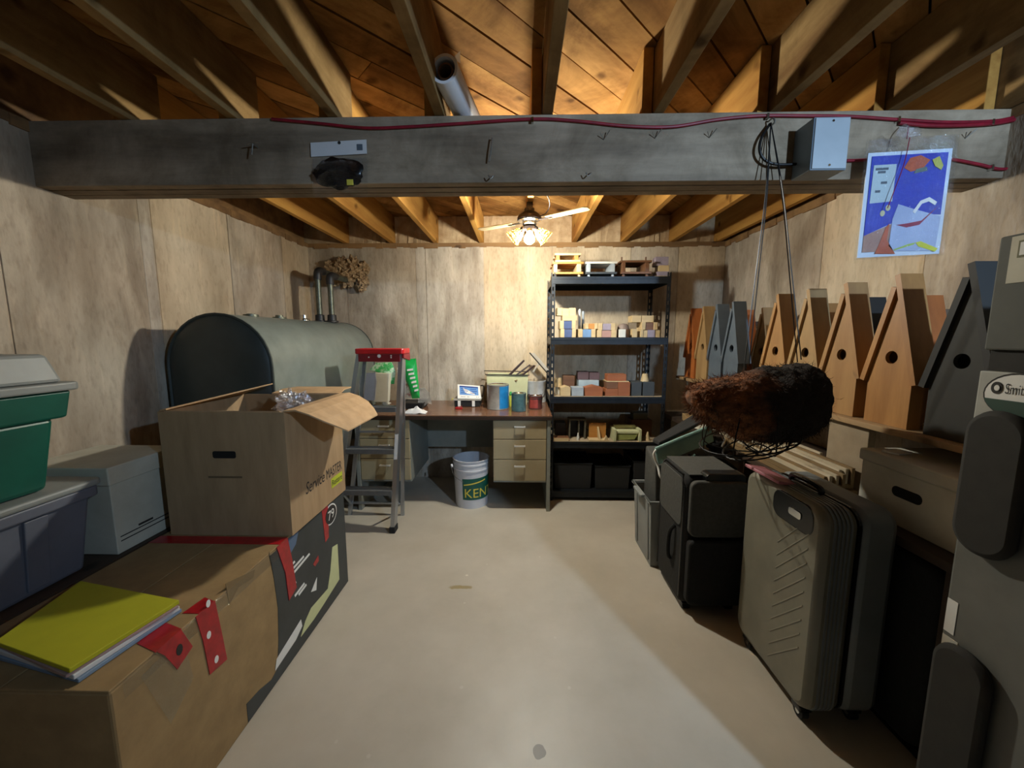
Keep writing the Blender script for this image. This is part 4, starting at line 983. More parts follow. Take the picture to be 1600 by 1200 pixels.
for zz in SH:
    sb = part('shelf', MB().box(RX0 + .003, RX1 - .003, RY0 + .004, RY1 - .004, zz - .014, zz), m_mdf if zz in (.868, .5) else m_blk, rack)
    for y0, y1 in ((RY0 - .003, RY0 + .0035), (RY1 - .0035, RY1 + .003)):
        part('shelf_beam', MB().box(RX0 + .004, RX1 - .004, y0, y1, zz - .055, zz - .002).box(RX0 + .004, RX1 - .004, y0 - .004, y0, zz - .020, zz - .012), m_blk, sb)
    for x0 in (RX0 + .0025, RX1 - .007):
        part('shelf_beam', MB().box(x0, x0 + .0045, RY0 + .004, RY1 - .004, zz - .055, zz - .0145), m_blk, sb)

# ------------------------------------------------------------------ things on the shelves
w_cream = wood('pale_maple', '#c6b088', '#ae9468', 'X', 14, .55, .05, knots=False)
w_orange = wood('amber_pine', '#bd8642', '#9c662c', 'X', 12, .5, .05, knots=False)
w_brown = wood('walnut', '#7a5438', '#573822', 'X', 12, .5, .05, knots=False)
w_red = wood('cedar_block', '#a0603a', '#7d4526', 'X', 12, .55, .05, knots=False)
w_dark = mat('slate_paint', '#3f4345', .55, var=.2)
w_blue = mat('blue_stain', '#4a5a80', .5, dark='#39476a', scale=20)
w_sky = mat('light_blue_stain', '#6f8fb5', .5, dark='#5a7698', scale=20)
w_mauve = mat('mauve_stain', '#9a8f9c', .55, dark='#857a88', scale=20)
w_white = mat('white_paint', '#d4d3cb', .5, dark='#c4c3ba', scale=12)
w_grey = mat('grey_paint', '#9aa2a8', .5, dark='#868e94', scale=12)
w_char = mat('charcoal_paint', '#3b3e40', .5, var=.2)

def place(zs, px0, px1, Yf):
    a, b = atY(px0, 500, Yf).x, atY(px1, 500, Yf).x
    return a, b
def frame_stool(px0, px1, ytop, zbase, Yf, m_top, m_side, label, m_low=None, feet=True, dep=.20, h=None, pegs=False):
    a, b = atY(px0, ytop, Yf).x, atY(px1, ytop, Yf).x; z1 = atY((px0 + px1) / 2, ytop, Yf).z
    z0 = zbase + (.022 if feet else 0); t = .016
    o = thing('wooden_stand', label, 'wooden stand', ((a + b) / 2, Yf + dep / 2, zbase), 'small wooden stands on the top shelf')
    m_low = m_low or m_top
    part('top_slat', MB().box(a, b, Yf, Yf + dep * .42, z1 - t, z1), m_top, o, bevel=.002)
    part('top_slat', MB().box(a, b, Yf + dep * .58, Yf + dep, z1 - t, z1), m_top, o, bevel=.002)
    for x0, x1 in ((a + .012, a + .040), (b - .050, b - .018)):
        part('end_block', MB().box(x0, x1, Yf + .004, Yf + dep - .004, z0 + t, z1 - t), m_side, o, bevel=.002)
    part('bottom_board', MB().box(a + .004, b - .002, Yf - .006, Yf + dep, z0, z0 + t), m_low, o, bevel=.002)
    if feet:
        for x in (a + .02, b - .04):
            for y in (Yf + .01, Yf + dep - .03): part('foot', MB().box(x, x + .016, y, y + .02, zbase + .0005, z0), m_side, o)
    if pegs:
        for x in (a + .022, b - .03): part('peg', MB().cyl((x, Yf + .06, z1), (x, Yf + .06, z1 + .035), .006, n=8), m_side, o)
    return o, z1
YS = RY0 + .03
o, z1 = frame_stool(863, 912, 409, SH[4], YS, w_orange, w_cream, 'lower of two stacked amber wooden stands on the top shelf', dep=.24)
frame_stool(867, 908, 395.5, z1 + .0008, YS + .02, w_cream, w_orange, 'upper of two stacked amber wooden stands on the top shelf', feet=False, dep=.20)
frame_stool(915, 965, 408.5, SH[4], YS, w_white, w_grey, 'white topped wooden stand with dark base on the top shelf', m_low=w_char, dep=.22)
frame_stool(970, 1019, 406.5, SH[4], YS, w_brown, w_brown, 'brown wooden stand with two upright pegs on the top shelf', dep=.24, pegs=True)
def block(name, px0, px1, ytop, zb, Yf, dep, m, label, group, cat='wood block', bands=None, bevel=.002):
    a, b = atY(px0, ytop, Yf).x, atY(px1, ytop, Yf).x; z1 = atY((px0 + px1) / 2, ytop, Yf).z
    if bands is None:
        return solo(name, MB().box(a, b, Yf, Yf + dep, zb + .0006, z1), m, label, cat, group, bevel=bevel), z1
    o = thing(name, label, cat, ((a + b) / 2, Yf + dep / 2, zb + .0006), group)
    w = b - a; x = a
    for i, (fr_, mm) in enumerate(bands):
        part('band', MB().box(x, x + w * fr_ - .0004, Yf + (0.0 if i % 2 == 0 else .004), Yf + dep, zb + .0006, z1 - (0 if i % 2 == 0 else .003)), mm, o, bevel=bevel); x += w * fr_
    return o, z1
G1 = 'blocks on the top shelf'
_, z = block('wood_block', 1024, 1046, 431, SH[4], YS + .02, .10, w_cream, 'lowest block of the pale pile at the right of the top shelf', G1)
_, z = block('wood_block', 1027, 1046, 424, z, YS + .02, .10, w_mauve, 'second block of the pale pile at the right of the top shelf', G1)
_, z = block('wood_block', 1030, 1046, 414.5, z, YS + .03, .10, w_cream, 'third block of the pale pile at the right of the top shelf', G1)
block('wood_block', 1025, 1045, 401, z, YS + .05, .08, w_mauve, 'topmost flat block of the pale pile at the right of the top shelf', G1)
G2 = 'striped boxes on the second shelf'
B3 = lambda m: [(.25, w_cream), (.5, m), (.25, w_cream)]
ws = 'wooden_box'
_, z = block(ws, 876, 900, 514, SH[3], YS - .01, .16, None, 'lower navy striped box at the left of the second shelf', G2, 'wooden box', B3(w_blue))
_, z = block(ws, 875, 900, 501, z, YS - .01, .16, None, 'upper navy striped box at the left of the second shelf', G2, 'wooden box', B3(w_blue))
_, z = block(ws, 879, 902, 493, z, YS + .01, .12, w_cream, 'small pale block on the navy striped boxes', G2)
block(ws, 870, 900, 481, z, YS + .03, .12, None, 'topmost pale planked box over the navy striped boxes', G2, 'wooden box', [(.3, w_cream), (.35, w_cream), (.35, w_cream)])
_, z = block(ws, 904, 931, 514, SH[3], YS - .01, .14, None, 'light blue striped box on the second shelf', G2, 'wooden box', B3(w_sky))
block(ws, 915, 934, 505, z, YS + .01, .12, None, 'pale box with ochre centre behind the light blue striped box', G2, 'wooden box', B3(w_orange))
_, z = block(ws, 933, 963, 516, SH[3], YS - .01, .15, None, 'pinkish striped box at the middle of the second shelf', G2, 'wooden box', B3(mat('dusty_rose_stain', '#a9837a', .55, var=.15)))
block(ws, 935, 962, 505, z, YS - .005, .14, None, 'mauve striped box on top of the pinkish striped box', G2, 'wooden box', B3(w_mauve))
a, b = atY(967, 520, YS).x, atY(986, 520, YS).x; z1 = atY(976, 505, YS).z; r = (b - a) / 2
dm = thing('domed_jar', 'brown domed wooden pot at the middle of the second shelf', 'pot', ((a + b) / 2, YS + .06, SH[3]))
cc = Vector(((a + b) / 2, YS + .06, SH[3] + .0005)); hh = z1 - SH[3]
part('pot_body', MB().lathe([(0, 0), (r, 0), (r * 1.02, .01), (r, hh * .55), (0, hh * .55)], 20, cc), w_brown, dm, smooth=True)
part('pot_lid', MB().lathe([(r * .98, hh * .56), (r * .9, hh * .8), (r * .6, hh * .95), (0, hh)], 20, cc), mat('mushroom_brown', '#7f6d62', .6), dm, smooth=True)
block(ws, 968, 978, 514.5, SH[3], YS - .04, .03, w_white, 'small white block before the domed pot', G2)
_, z = block(ws, 988, 996, 514, SH[3], YS - .01, .10, w_cream, 'narrow pale block right of the domed pot', G2)
_, z = block(ws, 1001, 1032, 515.5, SH[3], YS - .01, .15, None, 'grey striped box at the right of the second shelf', G2, 'wooden box', [(.14, w_cream), (.22, w_cream), (.38, w_mauve), (.26, w_cream)])
_, z = block(ws, 1003, 1028, 503.5, z, YS - .005, .14, None, 'walnut striped box on the grey striped box', G2, 'wooden box', B3(w_brown))
block(ws, 988, 1022, 493, z, YS + .02, .12, None, 'pale planked box at the top of the right pile on the second shelf', G2, 'wooden box', [(.42, w_cream), (.03, w_brown), (.55, w_cream)])
for i, (px, yt) in enumerate(((905.5, 483), (911, 486))):
    c = atY(px, 500, YS + .18); z1 = atY(px, yt, YS + .18).z
    solo('wooden_peg', MB().lathe([(0, SH[3] + .0005), (.012, SH[3] + .0005), (.010, z1 - .03), (.013, z1 - .015), (.006, z1), (0, z1)], 12, (c.x, YS + .18, 0)), (w_white, w_grey)[i], ('taller white peg beside the navy striped boxes', 'shorter grey peg beside the navy striped boxes')[i], 'peg', 'pegs on the second shelf', smooth=True)
G3 = 'blocks on the third shelf'
Z3 = SH[2]
c = atY(872, 600, YS + .10)
lp = thing('toy_lamp', 'cream cylinder shaped wooden lamp at the left of the third shelf', 'wooden toy', (c.x, YS + .10, Z3))
part('toy_base', MB().cyl((c.x, YS + .10, Z3 + .0005), (c.x, YS + .10, Z3 + .06), .022, n=14), w_white, lp); part('toy_shade', MB().cyl((c.x, YS + .10, Z3 + .061), (c.x, YS + .10, Z3 + .135), .034, .028, n=18), w_cream, lp, smooth=True)
def house(px0, px1, yt, ye, m, label, Yf, dep=.10):
    a, b = atY(px0, yt, Yf).x, atY(px1, yt, Yf).x; z1, ze = atY(px0, yt, Yf).z, atY(px0, ye, Yf).z
    return solo('toy_house', MB().poly([(a, Yf, Z3 + .0006), (b, Yf, Z3 + .0006), (b, Yf, ze), ((a + b) / 2, Yf, z1), (a, Yf, ze)], (0, dep, 0)), m, label, 'wooden toy', G3, bevel=.002)
house(876, 891.5, 603.5, 606, w_cream, 'cream gabled block on the third shelf', YS - .01)
block('wood_block', 893.5, 912, 605.5, Z3, YS - .01, .10, w_grey, 'light grey block on the third shelf', G3)
block('wood_block', 880, 898, 587, Z3, YS + .16, .10, w_brown, 'dark brown block behind the cream gabled block', G3)
_, z = block('wood_block', 903, 936, 605, Z3, YS + .13, .12, w_brown, 'brown block supporting the pale blue block', G3)
_, z = block('wood_block', 904, 936, 594, z, YS + .13, .12, mat('pale_blue_paint', '#a3b2b8', .5), 'pale blue block on the third shelf', G3)
block('wood_block', 903, 920, 581, z, YS + .15, .10, mat('plum_paint', '#5a4548', .6), 'left plum block on the pale blue block', G3)
block('wood_block', 921, 937, 582, z, YS + .15, .10, mat('plum_paint', '#5a4548', .6), 'right plum block on the pale blue block', G3)
o_ = house(914, 942, 602.5, 606, w_red, 'reddish low block with a sloped top on the third shelf', YS - .01)
_, z = block('wood_block', 946, 966, 608, Z3, YS - .005, .13, w_red, 'lower left cube of the brown pile on the third shelf', G3)
block('wood_block', 948.5, 966, 597.5, z, YS + .005, .12, w_brown, 'upper left cube of the brown pile on the third shelf', G3)
_, z = block('wood_block', 966.5, 985, 597.5, Z3, YS - .005, .13, w_red, 'tall right block of the brown pile on the third shelf', G3)
_, z2 = block('wood_block', 948, 983, 595.5, z, YS + .005, .13, w_cream, 'thin pale board across the brown pile', G3)
block('wood_block', 949, 979, 585, z2, YS + .01, .10, w_red, 'reddish bar topping the brown pile', G3)
block('wood_block', 987, 1003, 597, Z3, YS + .005, .13, w_dark, 'left slate grey block at the right of the third shelf', G3)
_, z = block('wood_block', 1005, 1023, 597, Z3, YS + .005, .13, w_dark, 'right slate grey block at the right of the third shelf', G3)
c = atY(1008, 597, YS + .05); solo('wooden_cone', MB().cyl((c.x, YS + .06, z + .001), (c.x, YS + .06, z + .062), .034, .020, n=18), w_cream, 'small cream lampshade shaped piece on the slate blocks', 'wooden toy', smooth=True)
G4 = 'pieces on the fourth shelf'; Z4 = SH[1]
a, b = atY(864, 690, YS).x, atY(890, 690, YS).x
tt = thing('wooden_tray', 'flat pale wooden tray at the left of the fourth shelf', 'tray', ((a + b) / 2, YS + .05, Z4)); part('tray_base', MB().box(a, b, YS - .015, YS + .12, Z4 + .0006, Z4 + .012), w_brown, tt); part('tray_edge', MB().box(a, b - .01, YS - .02, YS - .0155, Z4 + .0006, Z4 + .024), w_cream, tt)
block('wood_block', 868, 884, 661, Z4, YS + .14, .12, w_char, 'dark tall block at the left rear of the fourth shelf', G4)
a, b = atY(889, 670, YS + .06).x, atY(915, 670, YS + .06).x; z1 = atY(900, 655, YS + .06).z
nk = thing('box_frame', 'dark open wooden box on the fourth shelf', 'wooden box', ((a + b) / 2, YS + .1, Z4))
part('box_back', MB().box(a, b, YS + .15, YS + .16, Z4 + .0006, z1), w_char, nk)
for x0, x1 in ((a, a + .010), (b - .010, b), ((a + b) / 2 + .008, (a + b) / 2 + .016)): part('box_side', MB().box(x0, x1, YS + .05, YS + .1495, Z4 + .0006, z1 - .009), mat('olive_brown_paint', '#5b5442', .6), nk)
part('box_top', MB().box(a - .004, b + .004, YS + .046, YS + .1495, z1 - .0085, z1), mat('olive_brown_paint', '#5b5442', .6), nk)
c = atY(903, 685, YS + .01); solo('small_bottle', MB().lathe([(0, Z4 + .0006), (.010, Z4 + .0006), (.011, .53), (.006, .545), (.005, .562), (0, .563)], 14, (c.x, YS + .01, 0)), w_white, 'tiny white bottle on the fourth shelf', 'bottle', smooth=True)
a, b = atY(922, 690, YS).x, atY(949, 690, YS).x; z1 = atY(935, 661, YS + .06).z
be = thing('bookend', 'tan wooden bookend with two uprights on the fourth shelf', 'bookend', ((a + b) / 2, YS + .05, Z4))
part('bookend_base', MB().box(a - .012, b + .010, YS - .02, YS + .08, Z4 + .0006, Z4 + .010), w_cream, be)
part('bookend_back', MB().box(a, b, YS + .06, YS + .075, Z4 + .0105, z1), w_orange, be, bevel=.002)
part('bookend_fin', MB().poly([((a + b) / 2, YS - .015, Z4 + .0105), ((a + b) / 2, YS + .0595, Z4 + .0105), ((a + b) / 2 - .006, YS + .0595, z1 - .03), ((a + b) / 2 - .008, YS + .04, z1 - .025)], (.014, 0, 0)), w_cream, be)
part('bookend_wedge', MB().poly([(b - .03, YS - .02, Z4 + .0105), (b + .006, YS - .02, Z4 + .0105), (b - .012, YS - .02, Z4 + .045)], (0, .03, 0)), w_cream, be)
a, b = atY(958, 690, YS).x, atY(1001, 690, YS).x; z1 = atY(980, 668, YS).z
ch = thing('toy_armchair', 'cream painted toy armchair on the fourth shelf', 'wooden toy', ((a + b) / 2, YS + .05, Z4))
m_crm = mat('cream_green_paint', '#c6c69c', .5, dark='#b4b489', scale=10)
part('armrest', MB().box(a, a + .020, YS - .02, YS + .12, Z4 + .0006, z1 - .012), m_crm, ch, bevel=.002); part('armrest', MB().box(b - .020, b, YS - .02, YS + .12, Z4 + .0006, z1 - .012), m_crm, ch, bevel=.002)
part('backrest', MB().box(a + .0205, b - .0205, YS + .09, YS + .12, Z4 + .0006, z1), m_crm, ch, bevel=.003)
part('seat', MB().box(a + .0205, b - .0205, YS - .005, YS + .0895, Z4 + .060, Z4 + .080), m_crm, ch, bevel=.003)
part('apron', MB().poly([(a + .022, YS, Z4 + .0595), (b - .022, YS, Z4 + .0595), (b - .05, YS, Z4 + .012), (a + .03, YS, Z4 + .004)], (0, .085, 0)), mat('olive_green_paint', '#8f9456', .5), ch)
_, z = block('wood_block', 987, 1019, 656, Z4, YS + .16, .14, w_brown, 'wide dark brown box behind the toy armchair', G4)
block('wood_block', 990, 1012, 645, z, YS + .17, .10, mat('olive_brown_paint', '#5b5442', .6), 'olive brown block on the wide dark brown box', G4)
c = atY(1011.5, 690, YS + .02); solo('toy_cone', MB().cyl((c.x, YS + .02, Z4 + .0006), (c.x, YS + .02, Z4 + .07), .022, .006, n=14), w_cream, 'small pale cone at the right of the fourth shelf', 'wooden toy', smooth=True)
for i, (p0, p1, h, lab) in enumerate(((866, 925, .22, 'left black plastic crate on the bottom shelf'), (930, 985, .20, 'middle black plastic crate on the bottom shelf'), (990, 1020, .24, 'right black plastic crate on the bottom shelf'))):
    a, b = atY(p0, 740, YS).x, atY(p1, 740, YS).x
    cr = thing('plastic_crate', lab, 'crate', ((a + b) / 2, YS + .17, SH[0]), 'black crates on the bottom shelf')
    part('crate_wall', shell(MB(), a + .01, b - .01, YS + .01, YS + .33, SH[0] + .0006, SH[0] + h, .008), m_rubber, cr, bevel=.003)
    part('crate_rim', MB().tube([(a, YS, SH[0] + h), (b, YS, SH[0] + h), (b, YS + .34, SH[0] + h), (a, YS + .34, SH[0] + h)], .006, 6, closed=True), m_blk, cr)
    part('crate_contents', MB().box(a + .022, b - .022, YS + .022, YS + .318, SH[0] + .006, SH[0] + h * .8), mat('dark_contents', '#2b2a28', .7, var=.5, scale=40), cr)

# ================================================================== RIGHT: BENCH, PLANK SHELF, BIRDHOUSES
m_rough = wood('rough_plank', '#a98a62', '#7c6242', 'Y', 8, .75, .2)
m_ply = mat('weathered_panel', '#a08f76', .85, dark='#7f6f58', scale=6, bump=.1)
BZ2 = .70
wb2 = thing('workbench', 'low wooden bench along the right wall behind the suitcases', 'bench', (1.50, 2.1, 0))
part('bench_top', MB().box(1.225, 1.77, 1.0, 3.30, BZ2 - .03, BZ2), m_dkwood, wb2, bevel=.002)
for x in (1.26, 1.73):
    for y in (1.04, 2.1, 3.26): part('leg', MB().box(x - .025, x + .025, y - .025, y + .025, 0, BZ2 - .0305), m_dkwood, wb2)
part('back_panel', MB().box(1.60, 1.61, 1.08, 3.2, .05, BZ2 - .031), m_dkwood, wb2)
PS = 1.008
ps = thing('plank_shelf', 'long plank shelf carrying the birdhouses along the right wall', 'shelf', (1.55, 2.1, BZ2))
part('shelf_plank', MB().box(1.345, 1.535, .98, 3.34, PS - .022, PS), m_rough, ps, bevel=.002)
part('shelf_plank', MB().box(1.540, 1.765, .98, 3.34, PS - .022, PS), m_rough, ps, bevel=.002)
part('support_panel', MB().box(1.372, 1.400, 1.505, 1.700, BZ2 + .0005, PS - .0225), m_ply, ps, 'weathered pale upright panel under the plank shelf', bevel=.002)
for y in (2.35, 3.15): part('support_panel', MB().box(1.40, 1.70, y, y + .03, BZ2 + .0005, PS - .0225), m_dkwood, ps)
part('support_panel', MB().box(1.60, 1.70, 1.03, 1.06, BZ2 + .0005, PS - .0225), m_dkwood, ps)
rl = solo('wall_rail', MB().box(1.735, 1.765, 1.02, 3.50, 1.425, 1.452), mat('dark_rail_paint', '#39353a', .5, var=.2), 'dark wooden rail behind the birdhouses along the right wall', 'rail', bevel=.002)
for y in (1.1, 2.3, 3.4): part('rail_bracket', MB().box(1.7655, XR + .004, y, y + .03, 1.43, 1.447), m_dkwood, rl)

def birdhouse_proto(mf, mr, W=.172, H=.545, ov=.012, dep=.058, hole=.024, hz=.255, eave=.18):
    """front faces -X; origin at the base, front edge at x=0"""
    hw = W / 2; ap = H - .035
    outer = []
    edges = [(-hw, 0), (hw, 0), (hw, eave), (0, ap), (-hw, eave)]
    n = 40; ring = []
    for i in range(n):
        t = 2 * math.pi * i / n; dx, dz = math.cos(t), math.sin(t); best = 9
        for k in range(5):
            (ax_, az), (bx, bz) = edges[k], edges[(k + 1) % 5]
            ex, ez = bx - ax_, bz - az; den = dx * ez - dz * ex
            if abs(den) < 1e-9: continue
            s = ((ax_) * ez - (az - hz) * ex) / den; u_ = ((ax_) * dz - (az - hz) * dx) / den
            if s > 0 and -1e-6 <= u_ <= 1 + 1e-6: best = min(best, s)
        ring.append((dx * best, hz + dz * best, hole * dx, hz + hole * dz))
    # add the true corners so the outline stays sharp
    t = thing('birdhouse', 'x', 'birdhouse', (0, 0, 0), 'tall pointed birdhouses')
    mb = MB(); th = .014
    cs = sorted([(math.atan2(z - hz, y) % (2 * math.pi), (y, z, hole * math.cos(math.atan2(z - hz, y)), hz + hole * math.sin(math.atan2(z - hz, y)))) for y, z in edges] + [((2 * math.pi * i / n), r) for i, r in enumerate(ring)])
    R = [c[1] for c in cs]; m = len(R)
    for x in (0, th):
        mb.v += [Vector((x, a, b)) for a, b, _, _ in R] + [Vector((x, c, d_)) for _, _, c, d_ in R]
    for i in range(m):
        j = (i + 1) % m
        mb.f += [(i, j, m + j, m + i), (2 * m + j, 2 * m + i, 3 * m + i, 3 * m + j), (m + i, m + j, 3 * m + j, 3 * m + i), (j, i, 2 * m + i, 2 * m + j)]
    part('front_panel', mb, mf, t, local=True)
    part('house_body', MB().box(th, dep, -hw, -hw + .012, 0, eave).box(th, dep, hw - .012, hw, 0, eave).box(th, dep, -hw + .012, hw - .012, 0, .012).poly([(dep - .012, a, b) for a, b in edges], (.012, 0, 0)), mf, t, local=True)
    for s in (-1, 1):
        e = Vector((0, s * hw, eave)); a = Vector((0, 0, ap)); dd = (e - a).normalized(); nn = Vector((0, dd.z * -s, dd.y * s))
        if nn.z < 0: nn = -nn
        lo = e + dd * .022; hi = a - dd * (.045 if s < 0 else .0); k = .020
        pts = [lo, hi, hi + nn * k, lo + nn * k]
        part('roof_board', MB().poly([q + Vector((-ov, 0, 0)) for q in pts], (dep + ov + .012, 0, 0)), mr, t, local=True)
    return t
w_lt = [wood('birdhouse_pine', '#a8814f', '#875f36', 'Z', 9, .55, .08), wood('birdhouse_honey', '#b07f45', '#855626', 'Z', 12, .5, .08, knots=False), wood('birdhouse_cedar', '#b4672f', '#8a4a1e', 'Z', 10, .5, .08),
        wood('birdhouse_tan', '#a98a5c', '#846640', 'Z', 10, .55, .08)]
m_slate = mat('slate_blue_paint', '#5b6670', .55, dark='#4d5761', scale=8)
m_char2 = mat('charcoal_stain', '#292822', .7, dark='#201f1b', scale=8)
m_roofd = wood('dark_roof_board', '#574434', '#3b2d22', 'Z', 9, .6, .1, knots=False)
m_roofb = mat('black_roof_board', '#1f1e1c', .7)
protos = {'pine': (w_lt[0], w_lt[0]), 'honey': (w_lt[1], w_lt[1]), 'cedar': (w_lt[2], w_lt[2]), 'tan': (w_lt[3], w_lt[3]), 'slate': (m_slate, m_slate), 'char': (m_char2, m_roofb)}
made = {}
FR = 1.385
rows = [(1.235, FR, 'char', 1.0, 'charcoal birdhouse at the near end, beside the stacked grey cases'), (1.465, FR, 'honey', 1.0, 'honey coloured birdhouse next to the charcoal birdhouse'),
        (1.690, FR, 'pine', 1.0, 'pine birdhouse above the pale upright support panel'), (1.905, FR, 'tan', 1.0, 'tan birdhouse partly hidden by the hanging basket'),
        (2.125, FR, 'pine', 1.0, 'pine birdhouse above the left part of the hanging basket'), (2.560, FR, 'slate', 1.0, 'slate blue birdhouse with visible round hole, nearest of the slate pair'),
        (2.765, FR, 'slate', 1.0, 'slate birdhouse farther back, beside the tan birdhouse'), (2.965, FR, 'tan', 1.0, 'tan birdhouse next to the cedar one at the far end'), (3.170, FR, 'cedar', 1.0, 'orange cedar birdhouse at the far end of the plank shelf'),
        (2.780, 1.575, 'cedar', .93, 'small cedar birdhouse in the rear row by the wall'), (2.560, 1.575, 'tan', .93, 'small tan birdhouse in the rear row by the wall'),
        (2.05, 1.575, 'honey', .90, 'rear row birdhouse by the wall behind the pine pair'), (1.80, 1.575, 'char', .91, 'dark rear row birdhouse behind the honey coloured one'), (1.56, 1.575, 'cedar', .88, 'rear row cedar birdhouse behind the charcoal one')]
for y, x, k, s, lab in rows:
    if k not in made:
        o = made[k] = birdhouse_proto(*protos[k]); o.location = (x, y, PS + .0008); o['label'] = lab
    else:
        o = clone(made[k], (x, y, PS + .0008), label=lab)
    o.scale = (s, s, s)

# planks lying on the bench
m_pl = [wood('grey_slat', '#c2b59c', '#998b72', 'Y', 9, .6, .1), wood('brown_slat', '#8c7350', '#66502f', 'Y', 9, .7, .1), wood('pale_slat', '#d0c4ac', '#a99c84', 'Y', 9, .55, .1)]
for i, (z, w_, lab) in enumerate(((0, .135, 'wide flat board at the bottom of the timber stack on the right bench'), (.0205, .130, 'wide flat board second from the bottom of the timber stack on the right bench'))):
    solo('plank', MB().obox((1.30, 1.93, BZ2 + .0008 + z + .010), (w_, .82 - .04 * i, .0195), (0, 0, .006)), m_pl[1], lab, 'plank', 'wide boards under the slats', bevel=.002)
for c in range(9):
    x = 1.243 + c * .0150; h = .018 + .0075 * c; y1 = 2.36 - .06 * ((c * 5) % 4); y0 = 1.515 + .012 * ((c * 3) % 4)
    if x > 1.352: y0 = 1.715
    solo('timber_strip', MB().obox((x, (y0 + y1) / 2, BZ2 + .0425 + h / 2), (.0125, y1 - y0, h), (0, 0, .004 * math.sin(c * 2.2))), m_pl[c % 3], '%s narrow timber strip from the aisle in the stack on the right bench' % ('first', 'second', 'third', 'fourth', 'fifth', 'sixth', 'seventh', 'eighth', 'ninth')[c], 'timber strip', 'narrow timber strips on the right bench', bevel=.0015)
# stacked papers and offcuts further back on the bench
for i, (y, h, mt, lab) in enumerate(((2.62, .03, m_wcard, 'pale flat board lying on the bench behind the basket'), (2.85, .05, m_card_low, 'flat brown carton lying at the far end of the bench'))):
    solo('flat_board', MB().obox((1.34, y, BZ2 + .001 + h / 2), (.20, .20, h), (0, 0, .2 * (1 - 2 * i))), mt, lab, 'board', bevel=.002)

# white file box on the bench
fb = thing('file_box', 'white cardboard file box with an oval hand hole on the right bench', 'file box', (1.43, 1.25, BZ2), 'white file boxes')
m_fb = mat('file_box_card', '#d2cdbe', .8, dark='#bfbaaa', scale=7)
fx0, fx1, fy0, fy1 = 1.285, 1.585, 1.085, 1.425
part('box_body', MB().box(fx0, fx1, fy0, fy1, BZ2 + .0008, .885), m_fb, fb, bevel=.004)
part('box_lid', MB().box(fx0 - .008, fx1 + .008, fy0 - .008, fy1 + .008, .8855, .928), m_fb, fb, bevel=.006)
part('hand_hole', MB().rbox(fx0 - .0012, fx0 + .002, 1.20, 1.30, .800, .835, .016, ax='X'), mat('dark_opening', '#14110e', .95), fb)
part('paper_scrap', MB().obox((fx0 + .06, 1.36, .9325), (.07, .05, .006), (0, 0, .3)), m_white, fb)

# ================================================================== SUITCASES AND BINS AT RIGHT
m_shell = mat('grey_suitcase_shell', '#7c7868', .42, 0.05, dark='#6c685a', scale=6)
m_shell2 = mat('grey_suitcase_edge', '#767b7c', .42, 0.05, dark='#686d6e', scale=6)
m_blackp = mat('black_glossy_plastic', '#111111', .25)
hx0, hx1, hy0, hy1, hz0, hz1 = .965, 1.205, 1.175, 1.60, .055, .79
hs = thing('suitcase', 'tall grey hard shell suitcase with diagonal grooves and wheels', 'suitcase', ((hx0 + hx1) / 2, (hy0 + hy1) / 2, 0), 'suitcases')
half = (hx0 + hx1) / 2
part('front_shell', MB().rbox(hx0, half - .004, hy0, hy1, hz0, hz1, .06, 6, 'X'), m_shell, hs, bevel=.022, smooth=True)
part('rear_shell', MB().rbox(half + .004, hx1, hy0, hy1, hz0, hz1, .06, 6, 'X'), m_shell2, hs, bevel=.022, smooth=True)
part('zip_seam', MB().rbox(half - .0045, half + .0045, hy0 + .004, hy1 - .004, hz0 + .004, hz1 - .004, .058, 6, 'X'), m_blackp, hs)
for i in range(5):
    x = hx0 + .032 + i * .013
    part('edge_rib', MB().rbox(x, x + .006, hy0 - .0035, hy1 + .0035, hz0 - .002, hz1 + .0035, .062, 6, 'X'), m_shell2, hs)
for i in range(10):
    z = .155 + i * .052
    part('diagonal_groove', MB().poly([(hx0 - .0018, hy0 + .055, z + .115), (hx0 - .0018, hy0 + .20, z - .045), (hx0 - .0018, hy0 + .20, z - .040), (hx0 - .0018, hy0 + .055, z + .120)], (.003, 0, 0)), mat('groove_highlight', '#8d8877', .35), hs)
for y in (hy0 + .06, hy1 - .06):
    for x in (hx0 + .035, hx1 - .035):
        w = part('wheel', MB().cyl((x - .012, y, .024), (x + .012, y, .024), .0235, n=18), m_rubber, hs, smooth=True)
        part('wheel_hub', MB().cyl((x - .0135, y, .024), (x + .0135, y, .024), .010, n=12), m_chrome, w)
        part('wheel_housing', MB().box(x - .022, x + .022, y - .022, y + .022, .034, .056), m_blackp, w, bevel=.004)
hd = part('carry_handle', MB().tube(curve_pts([(hx0 + .09, 1.31, hz1 - .004), (hx0 + .088, 1.315, hz1 + .022), (hx0 + .088, 1.38, hz1 + .028), (hx0 + .088, 1.45, hz1 + .022), (hx0 + .09, 1.46, hz1 - .004)], 6), .010, 8), m_blackp, hs, smooth=True)
part('handle_well', MB().rbox(hx0 - .002, hx0 + .05, 1.215, 1.42, hz1 - .115, hz1 - .012, .04, 6, 'X'), m_blackp, hs, 'glossy black top corner of the suitcase', bevel=.004)
part('lock_plate', MB().rbox(hx0 - .005, hx0, 1.27, 1.33, hz1 - .075, hz1 - .050, .008, 3, 'X'), m_chrome, hs)
tg = part('luggage_tag', MB().obox((hx0 + .02, 1.475, hz1 + .012), (.10, .16, .012), (.10, .22, .25)), mat('pink_tag', '#c47f86', .5, dark='#a85f6c', scale=20), hs, 'pink luggage tag', bevel=.003)
for q in (-.03, .01, .04): part('tag_spot', MB().obox((hx0 + .005, 1.475 + q, hz1 + .0165), (.016, .012, .004), (.10, .22, .25)), m_ink, tg)

